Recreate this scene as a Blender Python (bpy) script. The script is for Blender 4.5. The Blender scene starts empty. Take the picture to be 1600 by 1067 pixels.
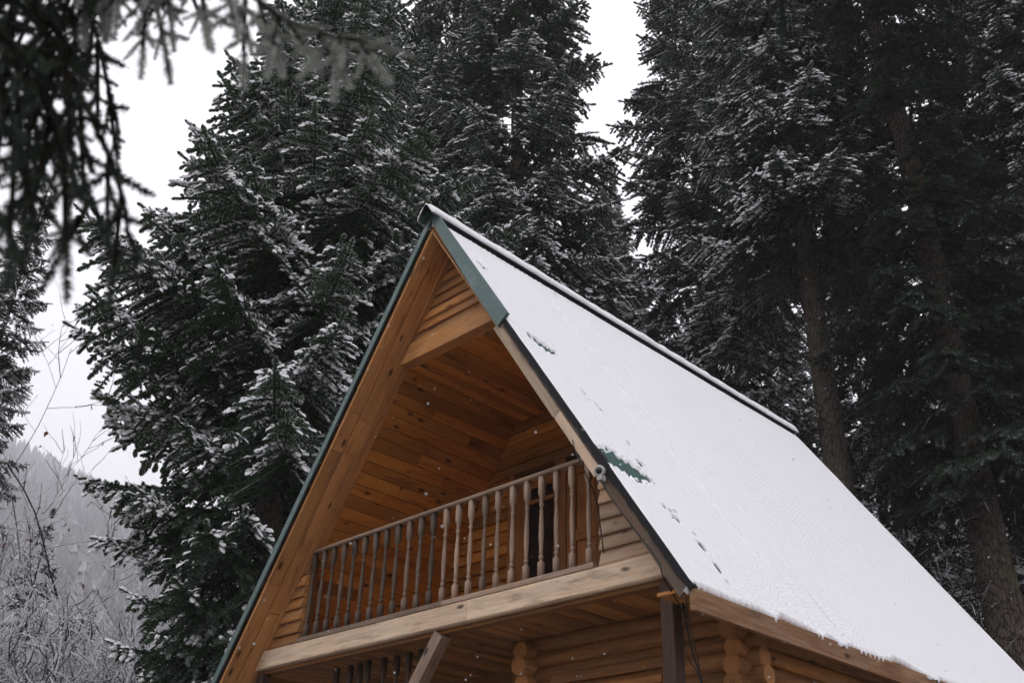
import bpy, math, random
import numpy as np
from mathutils import Vector

random.seed(7)
RNG = np.random.default_rng(11)
scene = bpy.context.scene
COL = scene.collection
rad = math.radians

# ------------------------------------------------------------------ helpers
def tag(o, label=None, cat=None, group=None, kind=None):
    if label: o['label'] = label
    if cat: o['category'] = cat
    if group: o['group'] = group
    if kind: o['kind'] = kind
    return o

def empty(name, loc=(0, 0, 0)):
    o = bpy.data.objects.new(name, None)
    o.empty_display_size = .2
    COL.objects.link(o)
    o.location = loc
    return o

def link(name, me, parent=None):
    o = bpy.data.objects.new(name, me)
    COL.objects.link(o)
    if parent is not None: o.parent = parent
    return o

class MB:
    """collects lofts, boxes, tubes; builds ONE mesh with a grain UV (u along the length) and a tint per piece"""
    def __init__(s):
        s.v = []; s.f = []; s.uv = []; s.t = []; s.m = []; s.sm = []
    def loft(s, rings, caps=True, mat=0, smooth=False, u0=None, tint=None, closed=True):
        n = len(rings[0]); b = len(s.v)
        tint = random.random() if tint is None else tint
        u = random.uniform(0, 40) if u0 is None else u0
        v0 = random.uniform(0, 40)
        us = [u]
        cen = [np.mean(np.array(r, float), axis=0) for r in rings]
        for i in range(1, len(rings)):
            us.append(us[-1] + float(np.linalg.norm(cen[i] - cen[i - 1])))
        per = [0.0]
        r0 = [np.array(p, float) for p in rings[0]]
        for k in range(n):
            per.append(per[-1] + float(np.linalg.norm(r0[(k + 1) % n] - r0[k])))
        for r in rings: s.v += [tuple(map(float, p)) for p in r]
        kk = n if closed else n - 1
        for i in range(len(rings) - 1):
            for k in range(kk):
                k2 = (k + 1) % n
                s.f.append((b + i * n + k, b + i * n + k2, b + (i + 1) * n + k2, b + (i + 1) * n + k))
                s.uv += [(us[i], v0 + per[k]), (us[i], v0 + per[k + 1]), (us[i + 1], v0 + per[k + 1]), (us[i + 1], v0 + per[k])]
                s.t.append(tint); s.m.append(mat); s.sm.append(smooth)
        if caps:
            for i, rev in ((0, True), (len(rings) - 1, False)):
                idx = list(range(n))
                if rev: idx = idx[::-1]
                if n >= 12 and smooth:
                    c = cen[i]; s.v.append(tuple(map(float, c))); ci = len(s.v) - 1
                    rr_c = float(np.linalg.norm(np.array(rings[i][0], float) - c))
                    for k in range(n):
                        s.f.append((b + i * n + idx[k], b + i * n + idx[(k + 1) % n], ci))
                        s.uv += [(u + .02 * math.cos(k), v0 + rr_c * 1.6), (u + .02 * math.cos(k + 1), v0 + rr_c * 1.6), (u, v0)]
                        s.t.append(min(1., tint * .5 + .5)); s.m.append(mat); s.sm.append(False)
                    continue
                s.f.append(tuple(b + i * n + k for k in idx))
                c = cen[i]
                for k in idx:
                    d = np.array(rings[i][k], float) - c
                    s.uv.append((u + .013 * float(d[0] + d[1]), v0 + .5 * float(d[2])))
                s.t.append(tint * .8); s.m.append(mat); s.sm.append(False)
    def box(s, x0, x1, y0, y1, z0, z1, axis=0, ch=.0, **k):
        def ring(a, A0, A1, B0, B1):
            if ch > 0:
                c = ch
                q = [(A0 + c, B0), (A1 - c, B0), (A1, B0 + c), (A1, B1 - c), (A1 - c, B1), (A0 + c, B1), (A0, B1 - c), (A0, B0 + c)]
            else:
                q = [(A0, B0), (A1, B0), (A1, B1), (A0, B1)]
            return q
        if axis == 0:
            q = ring(0, y0, y1, z0, z1); r = [[(x, a, b) for a, b in q] for x in (x0, x1)]
        elif axis == 1:
            q = ring(1, x0, x1, z0, z1); r = [[(a, y, b) for a, b in q][::-1] for y in (y0, y1)]
        else:
            q = ring(2, x0, x1, y0, y1); r = [[(a, b, z) for a, b in q] for z in (z0, z1)]
        s.loft(r, **k)
    def tube(s, pts, r, n=8, **k):
        pts = [np.array(p, float) for p in pts]
        rr = r if hasattr(r, '__len__') else [r] * len(pts)
        rings = []
        ref = None
        for i, p in enumerate(pts):
            d = pts[min(i + 1, len(pts) - 1)] - pts[max(i - 1, 0)]
            d /= (np.linalg.norm(d) + 1e-9)
            if ref is None:
                ref = np.array((0, 0, 1.)) if abs(d[2]) < .9 else np.array((1., 0, 0))
            a = np.cross(d, ref); a /= np.linalg.norm(a); b2 = np.cross(a, d); ref = b2
            rings.append([p + rr[i] * (math.cos(t) * a + math.sin(t) * b2) for t in [2 * math.pi * j / n for j in range(n)]])
        k.setdefault('smooth', True)
        s.loft(rings, **k)
    def build(s, name, mats, parent=None):
        me = bpy.data.meshes.new(name)
        me.from_pydata(s.v, [], s.f)
        uv = me.uv_layers.new(name='grain')
        uv.data.foreach_set('uv', np.array(s.uv, dtype=np.float32).ravel())
        at = me.attributes.new('tint', 'FLOAT', 'FACE')
        at.data.foreach_set('value', np.array(s.t, dtype=np.float32))
        if not isinstance(mats, (list, tuple)): mats = [mats]
        for m in mats: me.materials.append(m)
        me.polygons.foreach_set('material_index', np.array(s.m, dtype=np.int32))
        me.polygons.foreach_set('use_smooth', np.array(s.sm, dtype=bool))
        me.update()
        return link(name, me, parent)

def mesh_np(name, V, F, mats, mat_idx=None, smooth=False):
    """triangles or quads (F is n x 3 or n x 4) to a mesh datablock"""
    me = bpy.data.meshes.new(name)
    V = np.ascontiguousarray(V, dtype=np.float32); F = np.ascontiguousarray(F, dtype=np.int32)
    k = F.shape[1]
    me.vertices.add(len(V)); me.vertices.foreach_set('co', V.ravel())
    me.loops.add(F.size); me.loops.foreach_set('vertex_index', F.ravel())
    me.polygons.add(len(F))
    me.polygons.foreach_set('loop_start', np.arange(0, F.size, k, dtype=np.int32))
    for m in mats: me.materials.append(m)
    if mat_idx is not None: me.polygons.foreach_set('material_index', np.ascontiguousarray(mat_idx, dtype=np.int32))
    me.polygons.foreach_set('use_smooth', np.full(len(F), smooth, dtype=bool))
    me.update(calc_edges=True)
    return me

def vnoise(P, freq, seed=0):
    """smooth value noise, 0..1, for an (n,3) or (n,2) array"""
    P = np.asarray(P, float) * freq
    if P.shape[1] == 2: P = np.c_[P, np.zeros(len(P))]
    i = np.floor(P).astype(np.int64); f = P - i; f = f * f * (3 - 2 * f)
    def h(a, b, c):
        n = (a * 374761393 + b * 668265263 + c * 2147483647 + seed * 974711) & 0xFFFFFFFF
        n = ((n ^ (n >> 13)) * 1274126177) & 0xFFFFFFFF
        return ((n ^ (n >> 16)) & 0xFFFF) / 65535.0
    r = 0
    for dx in (0, 1):
        for dy in (0, 1):
            for dz in (0, 1):
                w = np.where(dx, f[:, 0], 1 - f[:, 0]) * np.where(dy, f[:, 1], 1 - f[:, 1]) * np.where(dz, f[:, 2], 1 - f[:, 2])
                r = r + w * h(i[:, 0] + dx, i[:, 1] + dy, i[:, 2] + dz)
    return r

# ------------------------------------------------------------------ camera
CAM = np.array([6.90997709, -5.51835557, 1.47587849])
FW = np.array([-0.61657833, 0.60783222, 0.50037101])
RT = np.array([0.71267294, 0.7009901, 0.02664887])
UP = np.array([0.33455708, -0.37303199, 0.86540089])
FPX = 1538.49
def ray(px, py): return FW + RT * (px - 800) / FPX - UP * (py - 533.5) / FPX
def at_h(px, py, D):
    """the point of the place seen at (px,py), D metres away over the ground"""
    d = ray(px, py); return CAM + d * (D / math.hypot(d[0], d[1]))
def at_d(px, py, D):
    d = ray(px, py); return CAM + d * D / np.linalg.norm(d)

cam = bpy.data.cameras.new('camera'); camo = bpy.data.objects.new('camera', cam); COL.objects.link(camo)
cam.sensor_width = 36; cam.lens = 36 * FPX / 1600
cam.clip_start = .05; cam.clip_end = 6000
from mathutils import Matrix
M = Matrix(((RT[0], UP[0], -FW[0], CAM[0]), (RT[1], UP[1], -FW[1], CAM[1]), (RT[2], UP[2], -FW[2], CAM[2]), (0, 0, 0, 1)))
camo.matrix_world = M
cam.dof.use_dof = True; cam.dof.focus_distance = 10.5; cam.dof.aperture_fstop = 3.2
scene.camera = camo

# ------------------------------------------------------------------ materials
def new_mat(name):
    m = bpy.data.materials.new(name); m.use_nodes = True
    nt = m.node_tree; nt.nodes.clear()
    out = nt.nodes.new('ShaderNodeOutputMaterial'); b = nt.nodes.new('ShaderNodeBsdfPrincipled')
    nt.links.new(b.outputs[0], out.inputs[0])
    b.inputs['Specular IOR Level'].default_value = .3
    return m, nt, b
def N(nt, t, **kw):
    n = nt.nodes.new(t)
    for k, v in kw.items():
        if k.startswith('i_'): n.inputs[k[2:]].default_value = v
        elif k.startswith('n_'): n.inputs[int(k[2:])].default_value = v
        else: setattr(n, k, v)
    return n
def ramp(nt, src, stops):
    r = nt.nodes.new('ShaderNodeValToRGB')
    e = r.color_ramp.elements
    while len(e) < len(stops): e.new(.5)
    for i, (p, c) in enumerate(stops):
        e[i].position = p; e[i].color = c if len(c) == 4 else (*c, 1)
    nt.links.new(src, r.inputs[0]); return r
def g(v): return (v, v, v)
def mix(nt, fac, a, b, blend='MIX'):
    m = nt.nodes.new('ShaderNodeMix'); m.data_type = 'RGBA'; m.blend_type = blend
    for sock, val in ((m.inputs[0], fac), (m.inputs[6], a), (m.inputs[7], b)):
        if isinstance(val, (int, float)): sock.default_value = val
        elif isinstance(val, tuple): sock.default_value = (*val, 1) if len(val) == 3 else val
        else: nt.links.new(val, sock)
    return m.outputs[2]
def math_n(nt, op, a, b=None, c=None, clamp=False):
    m = nt.nodes.new('ShaderNodeMath'); m.operation = op; m.use_clamp = clamp
    for i, v in enumerate((a, b, c)):
        if v is None: continue
        if isinstance(v, (int, float)): m.inputs[i].default_value = v
        else: nt.links.new(v, m.inputs[i])
    return m.outputs[0]

def wood_mat(name, light, mid, dark, knots=1.0, grey=0.0, greycol=(.2, .19, .18), stain=.35, tintamt=.45, rough=.65, streak=1.0):
    m, nt, b = new_mat(name)
    uv = N(nt, 'ShaderNodeUVMap', uv_map='grain')
    def mapped(sx, sy):
        mp = N(nt, 'ShaderNodeMapping'); mp.inputs['Scale'].default_value = (sx, sy, 1)
        nt.links.new(uv.outputs[0], mp.inputs[0]); return mp.outputs[0]
    gr = N(nt, 'ShaderNodeTexNoise', i_Scale=1., i_Detail=6., i_Roughness=.65, i_Distortion=.6)
    nt.links.new(mapped(2.2, 42), gr.inputs['Vector'])
    br = N(nt, 'ShaderNodeTexNoise', i_Scale=1., i_Detail=3., i_Roughness=.55)
    nt.links.new(mapped(1.1, 5), br.inputs['Vector'])
    fine = N(nt, 'ShaderNodeTexNoise', i_Scale=1., i_Detail=2.)
    nt.links.new(mapped(9, 260), fine.inputs['Vector'])
    s = math_n(nt, 'ADD', math_n(nt, 'MULTIPLY', gr.outputs[0], .6 * streak), math_n(nt, 'MULTIPLY', br.outputs[0], .4))
    s = math_n(nt, 'ADD', s, math_n(nt, 'MULTIPLY', math_n(nt, 'SUBTRACT', fine.outputs[0], .5), .25))
    c = ramp(nt, s, [(.28, dark), (.48, mid), (.68, light)]).outputs[0]
    if stain > 0:
        st = N(nt, 'ShaderNodeTexNoise', i_Scale=1., i_Detail=5., i_Roughness=.6)
        nt.links.new(mapped(1.7, 7.5), st.inputs['Vector'])
        sf = ramp(nt, st.outputs[0], [(.54, g(0)), (.72, g(1))]).outputs[0]
        c = mix(nt, math_n(nt, 'MULTIPLY', sf, stain), c, tuple(x * .3 for x in dark))
    if grey > 0:
        gn = N(nt, 'ShaderNodeTexNoise', i_Scale=1., i_Detail=6., i_Roughness=.7)
        nt.links.new(mapped(.9, 9), gn.inputs['Vector'])
        gf = ramp(nt, gn.outputs[0], [(.42, g(0)), (.62, g(1))]).outputs[0]
        c = mix(nt, math_n(nt, 'MULTIPLY', gf, grey), c, greycol)
    if knots > 0:
        vo = N(nt, 'ShaderNodeTexVoronoi', i_Scale=1., i_Randomness=1.)
        nt.links.new(mapped(3.6, 8.5), vo.inputs['Vector'])
        wn = N(nt, 'ShaderNodeTexWhiteNoise'); nt.links.new(vo.outputs['Color'], wn.inputs[0])
        keep = math_n(nt, 'GREATER_THAN', wn.outputs[0], 1 - .42 * knots)
        kd = math_n(nt, 'ADD', vo.outputs['Distance'], math_n(nt, 'MULTIPLY', math_n(nt, 'SUBTRACT', gr.outputs[0], .5), .12))
        kf = ramp(nt, kd, [(.10, g(1)), (.15, g(.7)), (.23, g(0))]).outputs[0]
        c = mix(nt, math_n(nt, 'MULTIPLY', kf, keep), c, tuple(x * .16 for x in mid))
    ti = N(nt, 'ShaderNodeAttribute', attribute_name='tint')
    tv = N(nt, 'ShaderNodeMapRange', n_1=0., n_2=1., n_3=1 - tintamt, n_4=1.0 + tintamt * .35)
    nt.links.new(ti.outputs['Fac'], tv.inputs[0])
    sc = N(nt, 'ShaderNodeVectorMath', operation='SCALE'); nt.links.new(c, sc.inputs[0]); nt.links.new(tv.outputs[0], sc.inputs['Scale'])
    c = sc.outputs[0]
    nt.links.new(c, b.inputs['Base Color'])
    b.inputs['Roughness'].default_value = rough
    bp = N(nt, 'ShaderNodeBump', i_Strength=.35, i_Distance=.004)
    nt.links.new(gr.outputs[0], bp.inputs['Height']); nt.links.new(bp.outputs[0], b.inputs['Normal'])
    return m

W_SOFFIT = wood_mat('soffit_wood', (.72, .38, .15), (.58, .265, .085), (.32, .12, .034), knots=1., grey=.3, greycol=(.30, .19, .12), stain=.6)
W_CEIL = wood_mat('ceiling_wood', (.64, .29, .056), (.50, .195, .03), (.26, .085, .012), knots=1.0, stain=.6)
W_GABLE = wood_mat('gable_wood', (.70, .35, .12), (.55, .235, .065), (.3, .11, .03), knots=.9, grey=.65, greycol=(.20, .14, .10), stain=.6)
W_PALE = wood_mat('pale_wood', (.78, .62, .46), (.68, .50, .34), (.42, .24, .13), knots=.8, grey=.4, greycol=(.33, .27, .23), stain=.8, streak=1.0)
W_SIDE = wood_mat('pale_siding_wood', (.72, .53, .36), (.62, .42, .26), (.38, .2, .095), knots=.6, grey=.3, greycol=(.34, .30, .26), stain=.35, streak=.9)
W_RAIL = wood_mat('weathered_wood', (.42, .29, .2), (.30, .2, .135), (.14, .085, .055), knots=.2, grey=.65, greycol=(.23, .185, .155), stain=.5, tintamt=.72)
W_LOG = wood_mat('log_wood', (.56, .26, .075), (.40, .165, .042), (.17, .06, .016), knots=.6, grey=.3, greycol=(.17, .125, .09), stain=.5)
W_FASCIA = wood_mat('eave_wood', (.66, .45, .30), (.42, .21, .10), (.22, .085, .035), knots=.3, stain=.6, streak=1.0)
W_POST = wood_mat('dark_post_wood', (.11, .058, .036), (.06, .031, .02), (.025, .013, .009), knots=.2, grey=.2, greycol=(.075, .055, .045), stain=.4, tintamt=.2)
W_DOOR = wood_mat('door_wood', (.40, .18, .055), (.30, .125, .036), (.16, .06, .018), knots=.4, stain=.4)

def snow_mat(name, col=(.86, .86, .885), bump=.006, sc=70):
    m, nt, b = new_mat(name)
    tc = N(nt, 'ShaderNodeTexCoord')
    n1 = N(nt, 'ShaderNodeTexNoise', i_Scale=sc, i_Detail=4., i_Roughness=.7)
    nt.links.new(tc.outputs['Object'], n1.inputs['Vector'])
    c = ramp(nt, n1.outputs[0], [(.3, tuple(x * .94 for x in col)), (.7, col)]).outputs[0]
    nt.links.new(c, b.inputs['Base Color'])
    b.inputs['Roughness'].default_value = .8; b.inputs['Specular IOR Level'].default_value = .15
    if bump:
        bp = N(nt, 'ShaderNodeBump', i_Strength=.5, i_Distance=bump)
        nt.links.new(n1.outputs[0], bp.inputs['Height']); nt.links.new(bp.outputs[0], b.inputs['Normal'])
    return m
SNOW = snow_mat('roof_snow', (.88, .88, .905))
SNOW_T = snow_mat('branch_snow', (.9, .9, .925), 0, 20)

def green_metal():
    m, nt, b = new_mat('green_metal')
    tc = N(nt, 'ShaderNodeTexCoord')
    n1 = N(nt, 'ShaderNodeTexNoise', i_Scale=5., i_Detail=6., i_Roughness=.65); nt.links.new(tc.outputs['Object'], n1.inputs['Vector'])
    n2 = N(nt, 'ShaderNodeTexNoise', i_Scale=60., i_Detail=3.); nt.links.new(tc.outputs['Object'], n2.inputs['Vector'])
    c = ramp(nt, n1.outputs[0], [(.3, (.065, .115, .108)), (.55, (.10, .155, .148)), (.75, (.17, .215, .21))]).outputs[0]
    c = mix(nt, ramp(nt, n2.outputs[0], [(.62, g(0)), (.72, g(.5))]).outputs[0], c, (.25, .31, .31))
    nt.links.new(c, b.inputs['Base Color']); b.inputs['Roughness'].default_value = .42
    b.inputs['Metallic'].default_value = .15
    return m
GREEN = green_metal()

def plain(name, col, rough=.6, metal=0., var=.25, sc=12):
    m, nt, b = new_mat(name)
    tc = N(nt, 'ShaderNodeTexCoord'); n1 = N(nt, 'ShaderNodeTexNoise', i_Scale=float(sc), i_Detail=5., i_Roughness=.65)
    nt.links.new(tc.outputs['Object'], n1.inputs['Vector'])
    c = ramp(nt, n1.outputs[0], [(.3, tuple(x * (1 - var) for x in col)), (.7, tuple(min(1, x * (1 + var)) for x in col))]).outputs[0]
    nt.links.new(c, b.inputs['Base Color']); b.inputs['Roughness'].default_value = rough; b.inputs['Metallic'].default_value = metal
    return m
SHEET = plain('green_roof_sheet', (.022, .075, .066), .45, 0, .35, 40)
FELT_SHADE = plain('black_felt_and_gap_shade', (.012, .012, .013), .8)
STEEL = plain('brown_steel', (.036, .023, .018), .5, .2)
CABLE = plain('black_cable', (.01, .01, .011), .5)
PLASTIC = plain('white_plastic', (.45, .44, .43), .35, 0, .1)
GLASSD = plain('dark_lens', (.02, .022, .026), .12)
def glass_mat():
    m, nt, b = new_mat('dark_window_glass')
    b.inputs['Base Color'].default_value = (.012, .012, .014, 1); b.inputs['Roughness'].default_value = .08
    b.inputs['Specular IOR Level'].default_value = .5
    return m
GLASS = glass_mat()

def needle_mat(name, deep, fresh, frost=.5, lo=.25):
    """conifer needles; rime lies on the faces that look up"""
    m, nt, b = new_mat(name)
    geo = N(nt, 'ShaderNodeNewGeometry'); tc = N(nt, 'ShaderNodeTexCoord')
    n1 = N(nt, 'ShaderNodeTexNoise', i_Scale=1.1, i_Detail=3.); nt.links.new(tc.outputs['Object'], n1.inputs['Vector'])
    n2 = N(nt, 'ShaderNodeTexNoise', i_Scale=14., i_Detail=2.); nt.links.new(tc.outputs['Object'], n2.inputs['Vector'])
    s = math_n(nt, 'ADD', math_n(nt, 'MULTIPLY', n1.outputs[0], .5), math_n(nt, 'MULTIPLY', n2.outputs[0], .5))
    c = ramp(nt, s, [(.35, deep), (.62, fresh)]).outputs[0]
    if frost > 0:
        sx = N(nt, 'ShaderNodeSeparateXYZ'); nt.links.new(geo.outputs['True Normal'], sx.inputs[0])
        up = N(nt, 'ShaderNodeMapRange', n_1=lo, n_2=.85); nt.links.new(sx.outputs[2], up.inputs[0])
        n3 = N(nt, 'ShaderNodeTexNoise', i_Scale=2.6, i_Detail=4., i_Roughness=.6); nt.links.new(tc.outputs['Object'], n3.inputs['Vector'])
        fr = ramp(nt, n3.outputs[0], [(.4, g(0)), (.62, g(1))]).outputs[0]
        f = math_n(nt, 'MULTIPLY', math_n(nt, 'MULTIPLY', up.outputs[0], fr), frost)
        c = mix(nt, f, c, (.72, .73, .76))
    nt.links.new(c, b.inputs['Base Color']); b.inputs['Roughness'].default_value = .75; b.inputs['Specular IOR Level'].default_value = .12
    return m
ND_FIR = needle_mat('fir_needles', (.026, .056, .028), (.066, .118, .055), .6)
ND_SPR = needle_mat('spruce_needles', (.024, .046, .027), (.058, .096, .052), .68)
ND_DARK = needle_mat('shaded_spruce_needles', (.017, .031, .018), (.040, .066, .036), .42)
ND_NEAR = needle_mat('near_fir_needles', (.022, .032, .023), (.05, .066, .05), .15)

def bark_mat(name, a, b_, moss=.4, snow=.0, lo=.3):
    m, nt, b = new_mat(name)
    tc = N(nt, 'ShaderNodeTexCoord'); mp = N(nt, 'ShaderNodeMapping'); mp.inputs['Scale'].default_value = (13, 13, 3.6)
    nt.links.new(tc.outputs['Object'], mp.inputs[0])
    n1 = N(nt, 'ShaderNodeTexNoise', i_Scale=1.6, i_Detail=8., i_Roughness=.72, i_Distortion=.5); nt.links.new(mp.outputs[0], n1.inputs['Vector'])
    c = ramp(nt, n1.outputs[0], [(.3, a), (.7, b_)]).outputs[0]
    vo = N(nt, 'ShaderNodeTexVoronoi', feature='DISTANCE_TO_EDGE', i_Scale=1.5, i_Randomness=1.); nt.links.new(mp.outputs[0], vo.inputs['Vector'])
    ck = ramp(nt, vo.outputs['Distance'], [(.02, g(.28)), (.16, g(1))]).outputs[0]
    c = mix(nt, 1., c, ck, 'MULTIPLY')
    if moss:
        n2 = N(nt, 'ShaderNodeTexNoise', i_Scale=1.3, i_Detail=6., i_Roughness=.7); nt.links.new(tc.outputs['Object'], n2.inputs['Vector'])
        c = mix(nt, math_n(nt, 'MULTIPLY', ramp(nt, n2.outputs[0], [(.5, g(0)), (.66, g(1))]).outputs[0], moss), c, (.075, .075, .03))
    if snow:
        geo = N(nt, 'ShaderNodeNewGeometry'); sx = N(nt, 'ShaderNodeSeparateXYZ'); nt.links.new(geo.outputs['Normal'], sx.inputs[0])
        up = N(nt, 'ShaderNodeMapRange', n_1=lo, n_2=lo + .25); nt.links.new(sx.outputs[2], up.inputs[0])
        c = mix(nt, math_n(nt, 'MULTIPLY', up.outputs[0], snow), c, (.78, .78, .82))
    nt.links.new(c, b.inputs['Base Color']); b.inputs['Roughness'].default_value = .9; b.inputs['Specular IOR Level'].default_value = .1
    bp = N(nt, 'ShaderNodeBump', i_Strength=.9, i_Distance=.04); nt.links.new(n1.outputs[0], bp.inputs['Height']); nt.links.new(bp.outputs[0], b.inputs['Normal'])
    return m
BARK = bark_mat('trunk_bark', (.05, .04, .034), (.19, .155, .13), .5)
TWIG = bark_mat('twig_bark', (.022, .017, .013), (.05, .038, .03), 0, .75, .35)
BARE = bark_mat('bare_branch_bark', (.04, .03, .026), (.09, .07, .06), 0, .95, .05)
LEAF = plain('withered_leaf', (.16, .065, .04), .7)

# ------------------------------------------------------------------ cabin
A, H, Z0, L = 3.17, 4.8, 8.2, 7.5
LS = math.hypot(A, H); CT, ST = A / LS, H / LS
def SP(side, s, d, y): return (side * (s * CT - d * ST), y, Z0 - s * ST - d * CT)
def s_at_x(x, d): return (x + d * ST) / CT
def s_at_z(z, d): return (Z0 - z - d * CT) / ST
def slab(mb, side, d0, d1, sa, sb, y0, y1, along='s', **k):
    """a board in the slope: depths d0..d1 under the snow, slope run sa..sb (None = mitred at the ridge)"""
    a0 = d0 * ST / CT if sa is None else sa
    a1 = d1 * ST / CT if sa is None else sa
    c = [[(a0, d0), (sb, d0), (sb, d1), (a1, d1)]]
    if along == 'y':
        rings = [[SP(side, s, d, y) for s, d in c[0]] for y in (y0, y1)]
        if side > 0: rings = [r[::-1] for r in rings]
    else:
        rings = [[SP(side, s0, d0, y0), SP(side, s0, d0, y1), SP(side, s1, d1, y1), SP(side, s1, d1, y0)] for s0, s1 in ((a0, a1), (sb, sb))]
        if side < 0: rings = [r[::-1] for r in rings]
    mb.loft(rings, **k)

cabin = empty('log_cabin', (0, 0, 0))
tag(cabin, 'steep A-frame log cabin with snowy green metal roof and wooden balcony', 'cabin')

# --- roof: structure under the sheets
rf = MB()
for side in (1, -1):
    slab(rf, side, .075, .135, None, 5.66, .03, L - .03, along='y')
roof = rf.build('roof', W_CEIL, cabin)
# corrugated sheets
def sheet(side):
    ys = np.linspace(0.004, L, 800); ss = np.linspace(.05, 5.655, 40)
    Y, S = np.meshgrid(ys, ss, indexing='ij')
    D = .036 - .012 * np.sin(2 * np.pi * Y / .076) + .002 * np.sin(S * 3)
    V = np.c_[(side * (S * CT - D * ST)).ravel(), Y.ravel(), (Z0 - S * ST - D * CT).ravel()]
    n, m = Y.shape; i = np.arange((n - 1) * m).reshape(n - 1, m)[:, :-1].ravel()
    F = np.c_[i, i + m, i + m + 1, i + 1]
    if side > 0: F = F[:, ::-1]
    return link('roof_sheet', mesh_np('roof_sheet', V, F, [SHEET], None, True), roof)
sheet(1); sheet(-1)

PITS = []
def pit_at(px, py, ra, rb):
    """a bare spot of the roof: seen at px,py on the right slope"""
    d = ray(px, py); n = np.array([ST, 0, CT]); t = (n @ (np.array([0, 0, Z0]) - CAM)) / (n @ d); P = CAM + t * d
    k = 1.3 if ra > .028 else 1.05
    PITS.append(((Z0 - P[2]) / ST, P[1], ra * k * (1.2 if ra > .045 else 1), rb * k))
for q in [(833, 524, .03, .05), (843, 533, .05, .07), (855, 541, .05, .08), (866, 547, .03, .05), (757, 416, .03, .03), (751, 410, .025, .03),
          (955, 713, .07, .06), (967, 718, .08, .07), (980, 725, .08, .08), (993, 732, .075, .08), (1004, 738, .05, .07), (1003, 722, .03, .03), (1016, 744, .022, .035), (1023, 752, .015, .02),
          (1042, 789, .02, .02), (1049, 795, .02, .025), (1058, 807, .03, .035), (1100, 850, .03, .022), (1106, 856, .02, .02), (1126, 885, .03, .02), (1141, 908, .02, .02),
          (1057, 797, .018, .02), (915, 612, .03, .012), (922, 622, .02, .012), (935, 632, .03, .012), (944, 641, .03, .012), (985, 691, .02, .014), (1052, 699, .03, .012), (1088, 832, .02, .015)]:
    pit_at(*q)
LINES = []
for q in [(905, 510), (866, 494), (1000, 600), (1090, 750), (935, 560)]:
    pit_at(*q, 0, 0); LINES.append(PITS.pop()[1])

def roof_snow(side):
    ny, ns = (1250, 760) if side > 0 else (300, 160)
    ys = np.linspace(-.012, L + .01, ny); ss = np.linspace(.15, 5.77, ns)
    Y, S = np.meshgrid(ys, ss, indexing='ij'); P = np.c_[Y.ravel(), S.ravel()]
    h = .019 + .007 * (vnoise(P, 1.7, 1) - .5).reshape(Y.shape) + .003 * (vnoise(P, 6, 2) - .5).reshape(Y.shape)
    # the corrugations telegraph through where the snow is thin
    thin = np.clip((vnoise(P, .9, 5).reshape(Y.shape) - .25) * 2.0, 0, 1) * (1 - .85 * np.clip((Y - 4.3) / 2.5, 0, 1))
    tel = .5 + .5 * np.sin(2 * np.pi * Y / .076)
    h += (.5 - tel) * -.0075 * (.35 + .65 * thin) * np.clip(1.25 - Y / 5.5, .15, 1)
    dl = np.clip(.5 + .5 * np.cos(2 * np.pi * (S / .05 + .8 * vnoise(np.c_[Y.ravel() * 13.16, S.ravel() * .6], 1, 8).reshape(Y.shape))), 0, 1) ** 2
    h -= np.clip(thin * 1.4 - .15, 0, 1) * tel ** 2 * dl * .0065
    for ly in LINES:
        w = np.exp(-((Y - ly) / .011) ** 2)
        k = np.clip((vnoise(np.c_[S.ravel() * 14, np.full(S.size, ly * 31)], 1, 12).reshape(Y.shape) - .40) * 4, 0, 1)
        h -= w * k * .016
    if side > 0:
        wob = (vnoise(P, 16, 21).reshape(Y.shape) - .5)
        fine = (vnoise(P, 42, 22).reshape(Y.shape) - .5)
        bare = np.zeros_like(Y)
        for s0, y0, ra, rb in PITS:
            r = np.sqrt(((S - s0) / ra) ** 2 + ((Y - y0) / rb) ** 2) + wob * .9 + fine * .7 + .25 * np.sin(2 * np.pi * Y / .076)
            bare = np.maximum(bare, np.clip((1.45 - r) * 1.5, 0, 1))
        h -= bare * (.033 + .012 * wob)
    # edges round off; the eave breaks into teeth
    e = np.minimum(Y + .012, L + .01 - Y)
    h *= np.clip(.35 + e / .05, 0, 1) ** .6
    tooth = 5.738 + .05 * (vnoise(np.c_[ys * 1.6, ys * 0], 1, 31) - .5) + .085 * (vnoise(np.c_[ys * 6, ys * 0], 1, 33) - .5) + .024 * np.sin(2 * np.pi * ys / .076) * vnoise(np.c_[ys * 4, ys * 0], 1, 37)
    k = np.clip((tooth[:, None] - S) / .035, -1, 1)
    h = np.where(k < 1, (h + .02) * np.sqrt(np.clip(k, 0, 1)) - .02 - .05 * (k < 0), h)
    k2 = np.clip((S - .19) / .05, 0, 1); h = (h + .03) * np.sqrt(k2) - .03
    D = .034 - h
    V = np.c_[(side * (S * CT - D * ST)).ravel(), Y.ravel(), (Z0 - S * ST - D * CT).ravel()]
    n, m = Y.shape; i = np.arange((n - 1) * m).reshape(n - 1, m)[:, :-1].ravel()
    F = np.c_[i, i + m, i + m + 1, i + 1]
    if side > 0: F = F[:, ::-1]
    keep = (h.ravel()[F] > -.03).any(axis=1)
    F = F[keep]
    o = link('snow_cover', mesh_np('snow_cover', V, F, [SNOW], None, True), roof)
roof_snow(1); roof_snow(-1)

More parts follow.
